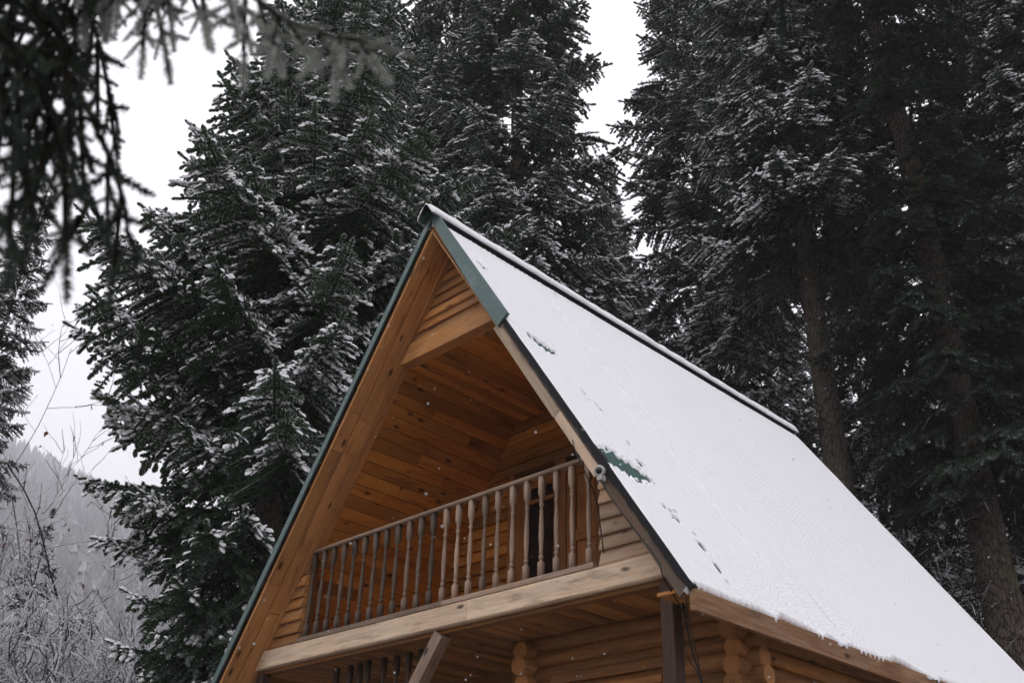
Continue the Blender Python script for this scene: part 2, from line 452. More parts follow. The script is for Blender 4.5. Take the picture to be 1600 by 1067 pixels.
# ridge cap with its own snow
cp = MB()
prof = [(-1, .17, -.012), (-1, 0, 0), (1, 0, 0), (1, .17, -.012)]
def capring(y, off, w, t):
    o = [SP(-1, w, -off, y), (0, y, Z0 + off / CT), SP(1, w, -off, y)]
    i = [SP(1, w, -off + t, y), (0, y, Z0 + (off - t) / CT), SP(-1, w, -off + t, y)]
    return o + i
cp.loft([capring(-.10, .030, .18, .006), capring(L + .03, .030, .18, .006)], mat=0)
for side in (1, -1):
    slab(cp, side, -.020, .028, .13, .165, .02, L - .02, along='y', mat=1)  # black strips stand in for the shadow gap under the cap flanges
cap = cp.build('ridge_cap', [GREEN, FELT_SHADE], roof)
rsn = MB(); rings = []; ys = np.r_[-.118, -.112, np.linspace(-.10, L + .02, 240), L + .035, L + .04]
q15 = np.linspace(-1, 1, 13)
for iy, y in enumerate(ys):
    ed = (.55, .85)[iy] if iy < 2 else (.85, .5)[iy - len(ys) + 2] if iy >= len(ys) - 2 else 1.0
    nz = vnoise(np.c_[np.full(13, y * 7), q15 * 1.3], 1, 42); ez = vnoise(np.array([[y * 9, 0.], [y * 9, 7.]]), 1, 44)
    wl = .185 + .016 * (ez[0] - .5); wr = .188 + .022 * (ez[1] - .5); ring = []
    for k, q in enumerate(q15):
        th = (.030 + .030 * ed * (.75 + .5 * nz[k]) * max(0, 1 - abs(q) ** 5) ** .5)
        wq = (wr if q > 0 else wl) * abs(q); r_ = .045 * (1 - abs(q)) ** 2
        ring.append((math.copysign(1, q) * (wq * CT + th * ST * min(1, abs(q) * 5)) if q else 0, y, Z0 - wq * ST + th * CT + (th * .55 - r_ * .5) * (1 - min(1, abs(q) * 3))))
    inner = [SP(1, wr - .004, -.029, y), (0, y, Z0 + .029 / CT), SP(-1, wl - .004, -.029, y)]
    rings.append(ring + inner)
rsn.loft(rings, smooth=True); rsn.build('snow_cover', SNOW, cap)

# verge flashing: full length on the left, only the top stretch on the right
fl = MB()
fl.loft([[SP(-1, a0, .002, -.016), SP(-1, a1, w, -.016), SP(-1, a1, w, .0), SP(-1, a0, .002, .0)][::-1]
         for a0, a1, w in ((.003, .135, .074), (1.2, 1.2, .076), (2.4, 2.4, .072), (3.6, 3.6, .078), (5.78, 5.78, .075))], tint=.5)
fl.loft([[SP(-1, a, -.004, -.016), SP(-1, a, -.004, .12), SP(-1, a, .004, .12), SP(-1, a, .004, -.012)] for a in (.05, 5.78)], tint=.5)
fl.build('verge_flashing', GREEN, roof)
fr = MB()
fr.loft([[SP(1, a0, -.03, -.016 - b_), SP(1, a1, w, -.018 - b_), SP(1, a1, w, .0), SP(1, a0, -.03, .0)]
         for a0, a1, w, b_ in ((-.04, .13, .085, 0), (.55, .55, .098, .004), (1.2, 1.2, .118, .008), (1.8, 1.8, .13, .012), (2.26, 2.27, .128, .02))], tint=.5)
fr.build('verge_flashing', GREEN, roof)
# bare barge boards under the sheets and the felt strip between
bb = MB()
slab(bb, 1, .060, .19, 2.2, 3.62, .0, .028); slab(bb, 1, .060, .185, 3.624, 4.40, .001, .027)
bb.build('barge_board', W_PALE, roof)
bb = MB(); slab(bb, 1, .060, .158, 4.404, 5.70, .002, .026, tint=.25); slab(bb, 1, .063, .10, 2.3, 4.40, -.004, -.0005, tint=.12)
bb.build('barge_board', W_RAIL, roof)
ft = MB()
rngT = np.random.default_rng(4); ft.loft([[SP(1, q, .022, -.012), SP(1, q, .062 + w_, -.012 - .004 * (w_ > .01)), SP(1, q, .062 + w_, .04), SP(1, q, .022, .04)] for q, w_ in zip(np.linspace(2.2, 5.73, 90), np.convolve(rngT.uniform(0, .03, 92), [.3, .4, .3], 'valid'))])
slab(ft, -1, .03, .078, 1.0, 5.74, .001, .05)
ft.build('felt_strip', FELT_SHADE, roof)

# --- soffit under the overhang: two boards a side with butt joints
so = MB()
for side in (-1, 1):
    for j, (y0, y1) in enumerate(((.006, .156), (.166, .312))):
        cuts = [None, 2.38 + .04 * j, 2.84 - .03 * j, 4.4 + .3 * j, 5.66]
        for c0, c1 in zip(cuts[:-1], cuts[1:]):
            slab(so, side, .137 + random.uniform(0, .003), .158 + .002 * j + random.uniform(0, .004), c0 if c0 is None else c0 + .007, c1, y0, y1)
so.build('soffit', W_SOFFIT, roof)
# rafters of the gable frame
ra = MB()
for side in (-1, 1):
    slab(ra, side, .136, .195, None, 5.6, .316, .385)
    slab(ra, side, .136, .178, None, 5.6, .389, .46)
ra.build('rafter', W_SOFFIT, roof)

# --- sloping ceiling and flat ceiling: boards along the depth
YB = 2.25; ZC = 6.66
for side in (-1, 1):
    ce = MB(); s = s_at_z(ZC, .17) - .02
    while s < 5.5:
        w = random.uniform(.125, .15); o = random.uniform(0, .006)
        yc = [.462] + ([random.uniform(.9, 1.9)] if random.random() < .55 else []) + [YB]
        for y0, y1 in zip(yc[:-1], yc[1:]):
            slab(ce, side, .137, .168 + o, s + .007, s + w, y0 + .003, y1, along='y')
        s += w
    ce.build('sloping_ceiling', W_CEIL, cabin)
fc = MB(); x = -.88
while x < .86:
    w = min(random.uniform(.12, .145), .885 - x); o = random.uniform(0, .005)
    fc.box(x + .003, x + w, .47, YB, ZC - .0 + o, ZC + .03, axis=1); x += w
fc.build('flat_ceiling', W_CEIL, cabin)

# --- upper gable: tie beam and lapped boards
def half_w(z, d): return max(0., s_at_z(z, d) * CT - d * ST)
tb = MB(); zb0, zb1 = 6.662, 6.882
tb.loft([[(s_ * half_w(zb0, .20), .335, zb0), (s_ * half_w(zb0, .20), .47, zb0), (s_ * half_w(zb1, .20), .47, zb1), (s_ * half_w(zb1, .20), .335, zb1)] for s_ in (-1, 1)])
tb.build('tie_beam', W_SOFFIT, cabin)
def lapped(mb, z0, z1, hb, xl, xr, yf, lap=.034, th=.03):
    """lapped boards facing the front; xl, xr give the ends at a height"""
    z = z0
    while z < z1 - .01:
        zt = min(z + hb * random.uniform(.93, 1.07), z1)
        pr = [(yf - lap, z + .004), (yf - lap - .003, z + .022), (yf - .004, zt), (yf + th, zt), (yf + th, z + .002)]
        rings = []
        for fn in (xl, xr): rings.append([(fn(zz), yy, zz) for yy, zz in pr])
        if rings[1][1][0] - rings[0][1][0] > .03: mb.loft(rings)
        z = zt + .001
gp = MB()
lapped(gp, zb1 + .001, 7.86, .128, lambda z: -half_w(z, .197), lambda z: half_w(z, .197), .395)
gp.build('gable_siding', W_GABLE, cabin)

# --- balcony: beam, sill, knee walls, deck
BZ0, BZ1 = 3.640, 3.832
be = MB()
for (x0, x1) in ((-2.86, .545), (.549, 2.86)):
    ring = [(.30, BZ0 + .012), (.312, BZ0), (.46, BZ0), (.46, BZ1), (.312, BZ1), (.30, BZ1 - .012)]
    rings = []
    for xx in (x0, x1):
        lim = lambda z: half_w(z, .20)
        rings.append([((-lim(z) if xx < -2 else lim(z) if xx > 2 else xx), y, z) for y, z in ring])
    be.loft(rings)
bl_ = MB(); bl_.loft([[(x, .36, 3.600), (x, .45, 3.600), (x, .45, 3.638), (x, .36, 3.638)] for x in (-2.95, 2.9)], tint=.1); bl_.build('ledger', W_LOG, cabin)
be.build('balcony_beam', W_PALE, cabin)
XL, XR = -2.09, 2.035
kw = MB()
lapped(kw, BZ1 + .004, s_at_z(0, 0) and 5.02, .125, lambda z: XR, lambda z: max(XR, half_w(z, .200)), .36)
kw.build('knee_wall', W_SIDE, cabin)
kl = MB()
lapped(kl, BZ1 + .004, 5.02, .125, lambda z: -max(-XL, half_w(z, .200)), lambda z: XL, .36)
kl.build('knee_wall', W_GABLE, cabin)
for jx0, jx1 in ((XR - .03, XR + .012), (XL - .012, XL + .03)):
    jm = MB(); jm.box(jx0, jx1, .392, .47, BZ1, 4.93, axis=2); jm.build('opening_jamb', W_DOOR, cabin)
dk = MB(); x = -2.74
while x < 2.62:
    w = random.uniform(.11, .14); o = random.uniform(-.004, .012)
    y0 = .462 + (random.uniform(0, .03))
    dk.box(x + .004, x + w, y0, 4.0 if x < .5 else YB + .02, 3.612 + o, 3.66, axis=1, tint=random.random() * .9); x += w
dk.build('balcony_floor', W_LOG, cabin)
dt = MB(); dt.box(-2.8, 2.8, .47, YB, 3.70, 3.735, axis=0); dt.build('balcony_deck', W_CEIL, cabin)

# --- railing with turned balusters
RY = .385
ra0 = MB(); ra0.loft([[(x, RY - .035, 4.797), (x, RY + .035, 4.797), (x, RY + .042, 4.815), (x, RY + .03, 4.832), (x, RY - .03, 4.832), (x, RY - .042, 4.815)] for x in (XL - .02, 0, XR + .01)], tint=.75)
railing = ra0.build('balcony_railing', W_RAIL, cabin)
railing.name = 'balcony_railing'
sl = MB()
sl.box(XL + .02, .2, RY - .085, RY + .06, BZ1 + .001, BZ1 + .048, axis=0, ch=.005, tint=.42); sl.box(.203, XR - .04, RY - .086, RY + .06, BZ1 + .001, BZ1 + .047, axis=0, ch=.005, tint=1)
sl.build('sill_board', W_RAIL, railing)
def baluster_rings(x, y, z0, z1, wob):
    h = z1 - z0
    P = [(0, .024, 1), (.155, .0245, 1), (.172, .0135, 0), (.185, .0135, 0), (.195, .0225, 0), (.212, .0225, 0), (.222, .014, 0), (.236, .014, 0), (.25, .0225, 0), (.268, .0165, 0), (.40, .0235, 0), (.50, .0225, 0), (.64, .0155, 0), (.692, .013, 0), (.704, .0215, 0), (.722, .0215, 0), (.734, .0135, 0), (.748, .0135, 0), (.76, .021, 0), (.78, .0135, 0), (.80, .0205, 1), (.835, .0255, 1), (1, .0255, 1)]
    out = []; n = 12
    for t, r, sq in P:
        ring = []
        for k in range(n):
            a = 2 * math.pi * (k + .5) / n
            ca, sa = math.cos(a), math.sin(a)
            q = 1 / max(abs(ca), abs(sa)) if sq else 1.0
            q = min(q, 1.3)
            ring.append((x + r * q * ca + wob * math.sin(t * 3), y + r * q * sa, z0 + t * h))
        out.append(ring)
    return out
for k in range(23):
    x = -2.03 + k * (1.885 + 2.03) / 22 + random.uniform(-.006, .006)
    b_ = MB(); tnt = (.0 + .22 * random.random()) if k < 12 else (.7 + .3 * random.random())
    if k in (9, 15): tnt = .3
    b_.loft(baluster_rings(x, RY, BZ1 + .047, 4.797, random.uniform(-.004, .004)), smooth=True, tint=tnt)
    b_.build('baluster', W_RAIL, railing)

# --- balcony back wall with a door
bw = MB()
DXL, DXR, DZT = -.90, .90, 5.96
wi = lambda z: half_w(z, .165)
lapped(bw, 3.74, DZT, .14, lambda z: -wi(z), lambda z: DXL, YB)
lapped(bw, 3.74, DZT, .14, lambda z: DXR, lambda z: wi(z), YB)
lapped(bw, DZT + .001, ZC - .002, .14, lambda z: -wi(z), lambda z: wi(z), YB)
bw.build('back_wall', W_CEIL, cabin)
do = MB()
do.box(DXL, -.815, YB - .05, YB + .03, 3.74, DZT, axis=2); do.box(.815, DXR, YB - .05, YB + .03, 3.74, DZT, axis=2)
do.box(DXL - .03, DXR + .03, YB - .06, YB + .028, DZT - .001, DZT + .085, axis=0)
do.box(-.155, .0, YB - .045, YB + .03, 3.74, DZT - .002, axis=2)
door = do.build('balcony_door', W_DOOR, cabin)
lf = MB()
lf.box(-.813, -.60, YB - .03, YB + .02, 3.745, 5.86, axis=2); lf.box(-.195, -.157, YB - .03, YB + .02, 3.745, 5.86, axis=2)
lf.box(-.598, -.197, YB - .029, YB + .02, 5.72, 5.86, axis=0); lf.box(-.598, -.197, YB - .035, YB + .018, 5.53, 5.575, axis=0)
lf.box(-.598, -.197, YB - .029, YB + .02, 3.745, 4.0, axis=0)
lf.build('door_leaf', W_DOOR, door)
gl = MB(); gl.box(-.598, -.197, YB, YB + .008, 4.001, 5.719, axis=0); gl.build('glass_pane', GLASS, door)
lr = MB()
for (x0, x1) in ((.002, .13), (.40, .50), (.72, .813)): lr.box(x0, x1, YB - .03, YB + .02, 3.745, 5.86, axis=2)
for (z0, z1) in ((3.745, 3.95), (4.95, 5.08), (5.72, 5.858)):
    lr.box(.131, .399, YB - .028, YB + .02, z0, z1, axis=0); lr.box(.501, .719, YB - .028, YB + .02, z0, z1, axis=0)
lr.box(.131, .719, YB - .004, YB + .01, 3.951, 5.719, axis=2)
lr.build('door_leaf', W_DOOR, door)

# --- ground floor: log walls, corner, posts
LD = .132
lw = MB(); YW = 1.10; XW = 2.80
def log(mb, p0, p1, r, n=14):
    k = 6; pts = [np.array(p0) + (np.array(p1) - np.array(p0)) * i / k for i in range(k + 1)]
    mb.tube(pts, [r * random.uniform(.96, 1.05) for _ in pts], n=n)
z = 3.555; i = 0
while z > 0:
    log(lw, (.42 - random.uniform(0, .05), YW, z), (XW + .17 + random.uniform(-.03, .03), YW, z), .077)
    z -= LD
z = 3.49
while z > 0:
    log(lw, (XW, YW - .19 + random.uniform(-.03, .03), z), (XW, 7.3, z), .077)
    log(lw, (.62, YW - .19 + random.uniform(-.03, .02), z), (.62, 7.3, z), .077)
    z -= LD
z = 3.49
while z > 0:
    log(lw, (-2.8, 4.2, z), (.62, 4.2, z), .077); log(lw, (-2.8, 4.0, z - .066), (-2.8, 7.3, z - .066), .077); z -= LD
lw.build('log_wall', W_LOG, cabin)
win = MB()
for (x0, x1, z0, z1, ax) in ((.93, 2.2, 3.17, 3.25, 0), (.93, 1.01, 2.1, 3.169, 2), (2.12, 2.2, 2.1, 3.169, 2), (1.02, 2.11, 3.06, 3.12, 0)):
    win.box(x0, x1, YW - .13, YW + .02, z0, z1, axis=ax, ch=.006)
win.box(1.011, 2.119, YW - .10, YW - .08, 2.1, 3.059, axis=2)
win.build('lower_door', W_DOOR, cabin)
for sd in (1, -1):
    fa = MB()
    for y0, y1 in ((.0, 2.4), (2.404, 5.1), (5.104, L)):
        q = [(sd * 3.09, 3.252), (sd * 3.138, 3.248), (sd * 3.146, 3.392), (sd * 3.10, 3.405)]
        fa.loft([[(a, y, b) for a, b in q] for y in (y0, y1)])
    fa.build('eave_fascia', W_FASCIA, roof)
es = MB(); y = .03
while y < 7.4:
    es.box(2.80, 3.098, y, y + .125, 3.40, 3.425, axis=0); y += .13
es.build('eave_soffit', W_LOG, roof)
po = MB(); po.box(2.607, 2.723, .318, .432, 0, 3.598, axis=2, ch=.008, tint=.5)
po.build('post', W_POST, cabin)
po = MB(); po.box(-2.755, -2.645, .32, .43, 0, 3.598, axis=2, ch=.008, tint=.4); po.build('post', W_POST, cabin)
br = MB()
dx, dz = -.27, -.36; n_ = math.hypot(dx, dz); ux, uz = dx / n_, dz / n_
c0 = np.array([.165, .38, 3.60]); c1 = c0 + np.array([ux, 0, uz]) * 2.3; px_, pz_ = uz * .062, -ux * .062
br.loft([[(c[0] + px_, .32, c[2] + pz_), (c[0] + px_, .43, c[2] + pz_), (c[0] - px_, .43, c[2] - pz_), (c[0] - px_, .32, c[2] - pz_)] for c in (c0, c1)], tint=.6)
br.build('brace', W_RAIL, cabin)
pr_ = MB(); pr_.box(-1.9, -.4, .64, .70, 2.62, 2.68, axis=0)
porch = pr_.build('porch_screen', W_RAIL, cabin)
for k in range(8):
    b_ = MB(); b_.loft(baluster_rings(-1.8 + k * .19 + random.uniform(-.03, .03), .67 + random.uniform(-.03, .03), 2.68, 3.608, 0), smooth=True, tint=.03); b_.build('baluster', W_RAIL, porch)
pw = MB(); z = 2.2
while z < 3.58:
    pw.box(-2.8, .55, 1.9, 1.93, z + .003, z + .13, axis=0, tint=random.random() * .6); z += .13
pw.build('porch_wall', W_DOOR, cabin)

# --- things fixed to the cabin front
lamp = empty('flood_lamp', (2.375, -.055, 4.43))
tag(lamp, 'small round white flood lamp beside the right end of the balcony railing', 'lamp')
def disc(name, mat, prof, parent, d=(.35, -.9, -.25)):
    d = np.array(d, float); d /= np.linalg.norm(d); a = np.cross(d, (0, 0, 1)); a /= np.linalg.norm(a); b = np.cross(a, d); mb = MB()
    mb.loft([[tuple(d * t + r * (math.cos(q) * a + math.sin(q) * b)) for q in np.linspace(0, 2 * math.pi, 20, endpoint=False)] for t, r in prof], smooth=True)
    return mb.build(name, mat, parent)
disc('housing', PLASTIC, [(-.04, .02), (-.024, .042), (.014, .046), (.024, .040), (.026, .027), (.02, .026)], lamp)
disc('lens', GLASSD, [(.018, .025), (.030, .022), (.034, .012), (.035, .002)], lamp)
bk = MB(); bk.box(-.025, .025, -.015, .05, -.075, -.032, axis=2, ch=.008); bk.build('bracket', PLASTIC, lamp)
def cable(name, pts, r, label):
    P = [np.array(p, float) for p in pts]; out = []
    for a in range(len(P) - 1):
        p0 = P[max(a - 1, 0)]; p1 = P[a]; p2 = P[a + 1]; p3 = P[min(a + 2, len(P) - 1)]
        for t in np.linspace(0, 1, 7, endpoint=False):
            out.append(.5 * ((2 * p1) + (p2 - p0) * t + (2 * p0 - 5 * p1 + 4 * p2 - p3) * t * t + (3 * p1 - p0 - 3 * p2 + p3) * t ** 3))
    out.append(P[-1]); mb = MB(); mb.tube(out, r, n=6)
    return tag(mb.build(name, CABLE), label, 'cable', 'cables on the cabin front')
cable('cable', [(2.06, -.012, 4.80), (2.10, -.03, 4.70), (2.19, -.04, 4.52), (2.2, .1, 4.3), (2.16, .2, 4.1), (2.12, .28, 3.92)], .005, 'thin black cable hanging in a loop beside the small flood lamp')
cable('cable', [(2.37, -.04, 4.36), (2.46, -.03, 4.2), (2.66, -.03, 3.92), (2.86, -.03, 3.64), (2.92, -.03, 3.48), (2.92, .24, 3.25)], .0055, 'black cable running down the verge from the flood lamp to the eave')
cable('cable', [(2.86, .22, 3.62), (2.85, .25, 3.45), (2.87, .3, 3.1), (2.93, .34, 2.7), (2.93, .34, 1.6)], .007, 'thick black cable dangling in front of the log corner right of the post')
cable('cable', [(2.86, .22, 3.62), (2.84, .3, 3.45), (2.78, .36, 3.1), (2.9, .38, 2.75), (2.92, .38, 1.6)], .004, 'thin slack cable nearest the dark brown post')
cable('cable', [(3.05, .02, 3.36), (3.04, .05, 3.2), (3.0, .2, 2.9), (2.95, .3, 2.6), (2.95, .3, 1.6)], .0045, 'thin black cable hanging straight down from the front end of the eave board')

# ------------------------------------------------------------------ conifers
def shoot_template(nst, length, nl, w, seed=1, pad=1.0):
    """one needle-clad shoot along +X (unit length), Z up; returns verts, tris, material ids, for a bare and for a snowy shoot"""
    r = np.random.default_rng(seed)
    V = []; F = []; Mi = []
    def tri(a, b, c, m):
        k = len(V); V.extend([a, b, c]); F.append((k, k + 1, k + 2)); Mi.append(m)
    for i in range(nst):
        x = (i + .2 + .5 * r.random()) / nst
        tap = 1.0 - .35 * max(0, x - .6) / .4
        for ang in (0, 180, 62, 118, -40, 220):
            if ang in (-40, 220) and r.random() < .45: continue
            if ang in (62, 118) and r.random() < .15: continue
            a = rad(ang + r.uniform(-22, 22)); ln = nl * r.uniform(.75, 1.2) * tap
            fx = ln * r.uniform(.55, .95); fy = ln * math.cos(a); fz = ln * math.sin(a) * .8
            t = np.array([-math.sin(a) * .5, 0, 0])
            wy, wz = -math.sin(a) * w * .5, math.cos(a) * w * .5
            tri((x - w * .7, wy * .3, wz * .3), (x + w * .7, -wy * .3, -wz * .3), (x + fx, fy, fz), 0)
    tri((.9, -w * .6, 0), (.9, w * .6, 0), (1 + nl * .8, 0, 0), 0)
    tri((.9, 0, -w * .6), (.9, 0, w * .6), (1 + nl * .7, 0, nl * .1), 0)
    tri((0, -.03, 0), (0, .03, 0), (.95, 0, 0), 2)
    Vb, Fb, Mb = np.array(V, float), np.array(F), np.array(Mi)
    # snow lying along the top
    xs = [.0, .38, .85, 1.16]; ww = [pad * q for q in (.2, .52, .66, .22)]; hh = [pad * q for q in (.15, .46, .58, .2)]
    b = len(Vb)
    for i in range(4):
        for yy, zz in ((-1, -.12), (-.42, .92), (.46, .9), (1, -.1)):
            V.append((xs[i] + r.uniform(-.05, .05), yy * nl * ww[i] * r.uniform(.8, 1.2), nl * (zz * hh[i] * r.uniform(.8, 1.2) + .16)))
    for i in range(3):
        for k in range(3):
            p = b + i * 4 + k; F.append((p, p + 4, p + 5)); F.append((p, p + 5, p + 1)); Mi += [1, 1]
    return (Vb, Fb, Mb), (np.array(V, float), np.array(F), np.array(Mi))

def nrm(v): return v / (np.linalg.norm(v, axis=-1, keepdims=True) + 1e-9)

class Crown:
    def __init__(s): s.P = []; s.D = []; s.U = []; s.Ln = []; s.E = []; s.wood = []
    def shoots(s, P, D, U, Ln, E):
        s.P.append(P); s.D.append(D); s.U.append(U); s.Ln.append(Ln); s.E.append(E)
    def lateral(s, p, d, up, ln, sl, sp, expo, rng, side_ang=48, drp=.15, cover=True, jit=24, upt=(-.15, .6)):
        """a side twig: shoots along its axis and left and right of it"""
        n = max(1, int(ln / sp)); t = (np.arange(n) + .6) / n
        crv = np.array([0, 0, -drp])
        pos = p + np.outer(t * ln, d) + np.outer(t ** 2 * ln, crv)
        ax = nrm(d + np.outer(2 * t, crv))
        rt = nrm(np.cross(ax, up))
        for sg in (-1, 1):
            a = np.radians(side_ang + rng.uniform(-jit, jit, n))[:, None]
            dd = nrm(np.cos(a) * ax + sg * np.sin(a) * rt + up * rng.uniform(upt[0], upt[1], (n, 1)) + np.array([0, 0, .12]))
            l = sl * rng.uniform(.65, 1.2, n) * (1.15 - .45 * t)
            s.shoots(pos, dd, np.repeat(up[None], n, 0), l, np.full(n, expo) + .25 * t)
        if cover:
            s.shoots(pos - ax * sp * .5, nrm(ax + rng.uniform(-.25, .25, (n, 3)) + up * .15), np.repeat(up[None], n, 0), np.full(n, sl * .95), np.full(n, expo))
        e = p + d * ln + crv * ln
        s.shoots(e[None], nrm((d + crv * 2)[None]), up[None], np.array([sl * 1.1]), np.array([expo + .3]))
        s.wood.append((p, e, .006 + .004 * ln))
    def bough(s, base, az, Lb, e0, e1, sl, sp, lsp, rng, lmax=.9, inner=.22, lfac=.5, ldroop=.2, wob=.15):
        n = max(4, int(Lb / .12)); t = np.linspace(0, 1, n)
        el = e0 + (e1 - e0) * t ** 1.7 + .12 * np.sin(t * 5 + rng.uniform(0, 6)) * wob * 3
        azs = az + wob * np.sin(t * 2.5 + rng.uniform(0, 6))
        d = np.c_[np.cos(el) * np.cos(azs), np.cos(el) * np.sin(azs), np.sin(el)]
        pos = base + np.cumsum(d, axis=0) * (Lb / n)
        s.along(pos, Lb, sl, sp, lsp, rng, lmax, inner, lfac, ldroop)
    def along(s, pos, Lb, sl, sp, lsp, rng, lmax=.9, inner=.22, lfac=.5, ldroop=.2, rw=.014, side_up=None, lang=(48, 64), expo0=0.):
        n = len(pos); d = nrm(np.gradient(pos, axis=0))
        for a, b, ta in zip(pos[:-1], pos[1:], np.linspace(0, 1, n - 1)):
            s.wood.append((a, b, .006 + rw * (1 - ta) * Lb / 2))
        m = max(2, int(Lb / lsp))
        for k in range(m):
            tt = inner + (1 - inner) * (k + rng.uniform(.1, .9)) / m
            i = min(n - 1, int(tt * (n - 1))); ax = d[i]; up = nrm(np.cross(np.cross(ax, np.array([0, 0, 1.])), ax)) if abs(ax[2]) < .97 else np.array([-.4, .4, .3])
            up = nrm(up); rt = nrm(np.cross(ax, up))
            for sg in (-1, 1):
                if rng.random() < .08: continue
                a = rad(rng.uniform(*lang)); rem = Lb * (1 - tt)
                ln = min(lmax, lfac * rem + .12) * rng.uniform(.45, 1.25)
                dd = nrm(math.cos(a) * ax + sg * math.sin(a) * rt + np.array([0, 0, -ldroop * rng.uniform(.2, 1.6)]))
                u2 = nrm(up + .6 * rng.uniform(-1, 1, 3))
                s.lateral(pos[i], dd, u2, ln, sl, sp, tt + expo0, rng)
        k = max(2, int(Lb * (1 - inner) / (sl * .8))); ti = (inner + (1 - inner) * (np.arange(k) + .5) / k); ii = np.minimum(n - 1, (ti * (n - 1)).astype(int))
        s.shoots(pos[ii], d[ii], np.repeat(np.array([[0, 0, 1.]]), k, 0), np.full(k, sl * 1.1), ti)
        s.shoots(pos[-1:], d[-1:], np.array([[0, 0, 1.]]), np.array([sl * 1.3]), np.array([1.2]))
    def build(s, name, mats, tmpl, snow_amt, seed=0, snow_freq=.8, ew=.28, zw=0.):
        P = np.concatenate(s.P); D = nrm(np.concatenate(s.D)); U = np.concatenate(s.U); Ln = np.concatenate(s.Ln); E = np.concatenate(s.E)
        Yv = nrm(np.cross(U, D)); Zv = np.cross(D, Yv)
        r = np.random.default_rng(seed)
        sn = vnoise(P, snow_freq, seed + 3) * .75 + vnoise(P, snow_freq * 3, seed + 5) * .25
        score = sn + zw * (P[:, 2] - P[:, 2].mean()) / 10 + ew * (np.clip(E, 0, 2) - .6) + r.uniform(-.06, .06, len(P))
        flag = score > np.quantile(score, 1 - snow_amt) if snow_amt > 0 else np.zeros(len(P), bool)
        VV = []; FF = []; MM = []; off = 0
        nv = len(tmpl)
        which = r.integers(0, nv, len(P))
        for k in range(nv):
            for fl_, (tv, tf, tm) in ((False, tmpl[k][0]), (True, tmpl[k][1])):
                idx = np.where((which == k) & (flag == fl_))[0]
                if not len(idx): continue
                l = Ln[idx][:, None, None]
                R = np.stack([D[idx], Yv[idx], Zv[idx]], axis=2) * l     # columns
                W = np.einsum('nij,vj->nvi', R, tv) + P[idx][:, None, :]
                VV.append(W.reshape(-1, 3).astype(np.float32))
                FF.append((tf[None] + (np.arange(len(idx)) * len(tv))[:, None, None] + off).reshape(-1, 3).astype(np.int32))
                MM.append(np.tile(tm, len(idx)).astype(np.int32)); off += len(idx) * len(tv)
        # wood: three-sided sticks
        if s.wood:
            a = np.array([w[0] for w in s.wood]); b = np.array([w[1] for w in s.wood]); rr = np.array([w[2] for w in s.wood])[:, None]
            d = nrm(b - a); u = nrm(np.cross(d, np.array([.3, .2, 1.]))); v = np.cross(d, u)
            ring = [math.cos(q) * u + math.sin(q) * v for q in (rad(90), rad(210), rad(330))]
            W = np.stack([a + rr * q for q in ring] + [b + rr * .8 * q for q in ring], axis=1)
            tf = np.array([(0, 1, 4), (0, 4, 3), (1, 2, 5), (1, 5, 4), (2, 0, 3), (2, 3, 5)])
            VV.append(W.reshape(-1, 3).astype(np.float32)); FF.append((tf[None] + (np.arange(len(a)) * 6)[:, None, None] + off).reshape(-1, 3).astype(np.int32)); MM.append(np.full(len(a) * 6, 2, np.int32))
        return mesh_np(name, np.concatenate(VV), np.concatenate(FF), mats, np.concatenate(MM))

T_MID = [shoot_template(4, 1, .36, .2, seed=k, pad=1.15) for k in range(4)]
T_FIR = [shoot_template(5, 1, .36, .17, seed=10 + k, pad=1.28) for k in range(4)]
T_NEAR = []
for k in range(4):
    t_ = shoot_template(20, 1, .16, .042, seed=20 + k)[0]; T_NEAR.append((t_, (t_[0], t_[1], np.where(t_[2] == 0, 1, t_[2]))))

def trunk_mesh(name, h, r0, r1, seed, lean=.0, n=18, mat=None):
    r = np.random.default_rng(seed); k = 46; rings = []
    ph = r.uniform(0, 6, 4)
    for i in range(k + 1):
        t = i / k; z = h * t; rr = r0 + (r1 - r0) * t ** .9 + r0 * .35 * math.exp(-z / .7)
        cx = .05 * math.sin(z * .35 + ph[0]) * min(1, z / 3); cy = .05 * math.sin(z * .3 + ph[1]) * min(1, z / 3)
        rings.append([(cx + rr * (1 + .06 * math.sin(3 * q + z * .6 + ph[2]) + .04 * math.sin(7 * q + ph[3] + z * 2)) * math.cos(q), cy + rr * (1 + .06 * math.sin(3 * q + z * .6 + ph[2]) + .04 * math.sin(7 * q + ph[3] + z * 2)) * math.sin(q), z - .4) for q in np.linspace(0, 2 * math.pi, n, endpoint=False)])
    mb = MB(); mb.loft(rings, smooth=True)
    o = mb.build(name, mat or BARK); me = o.data; bpy.data.objects.remove(o); return me

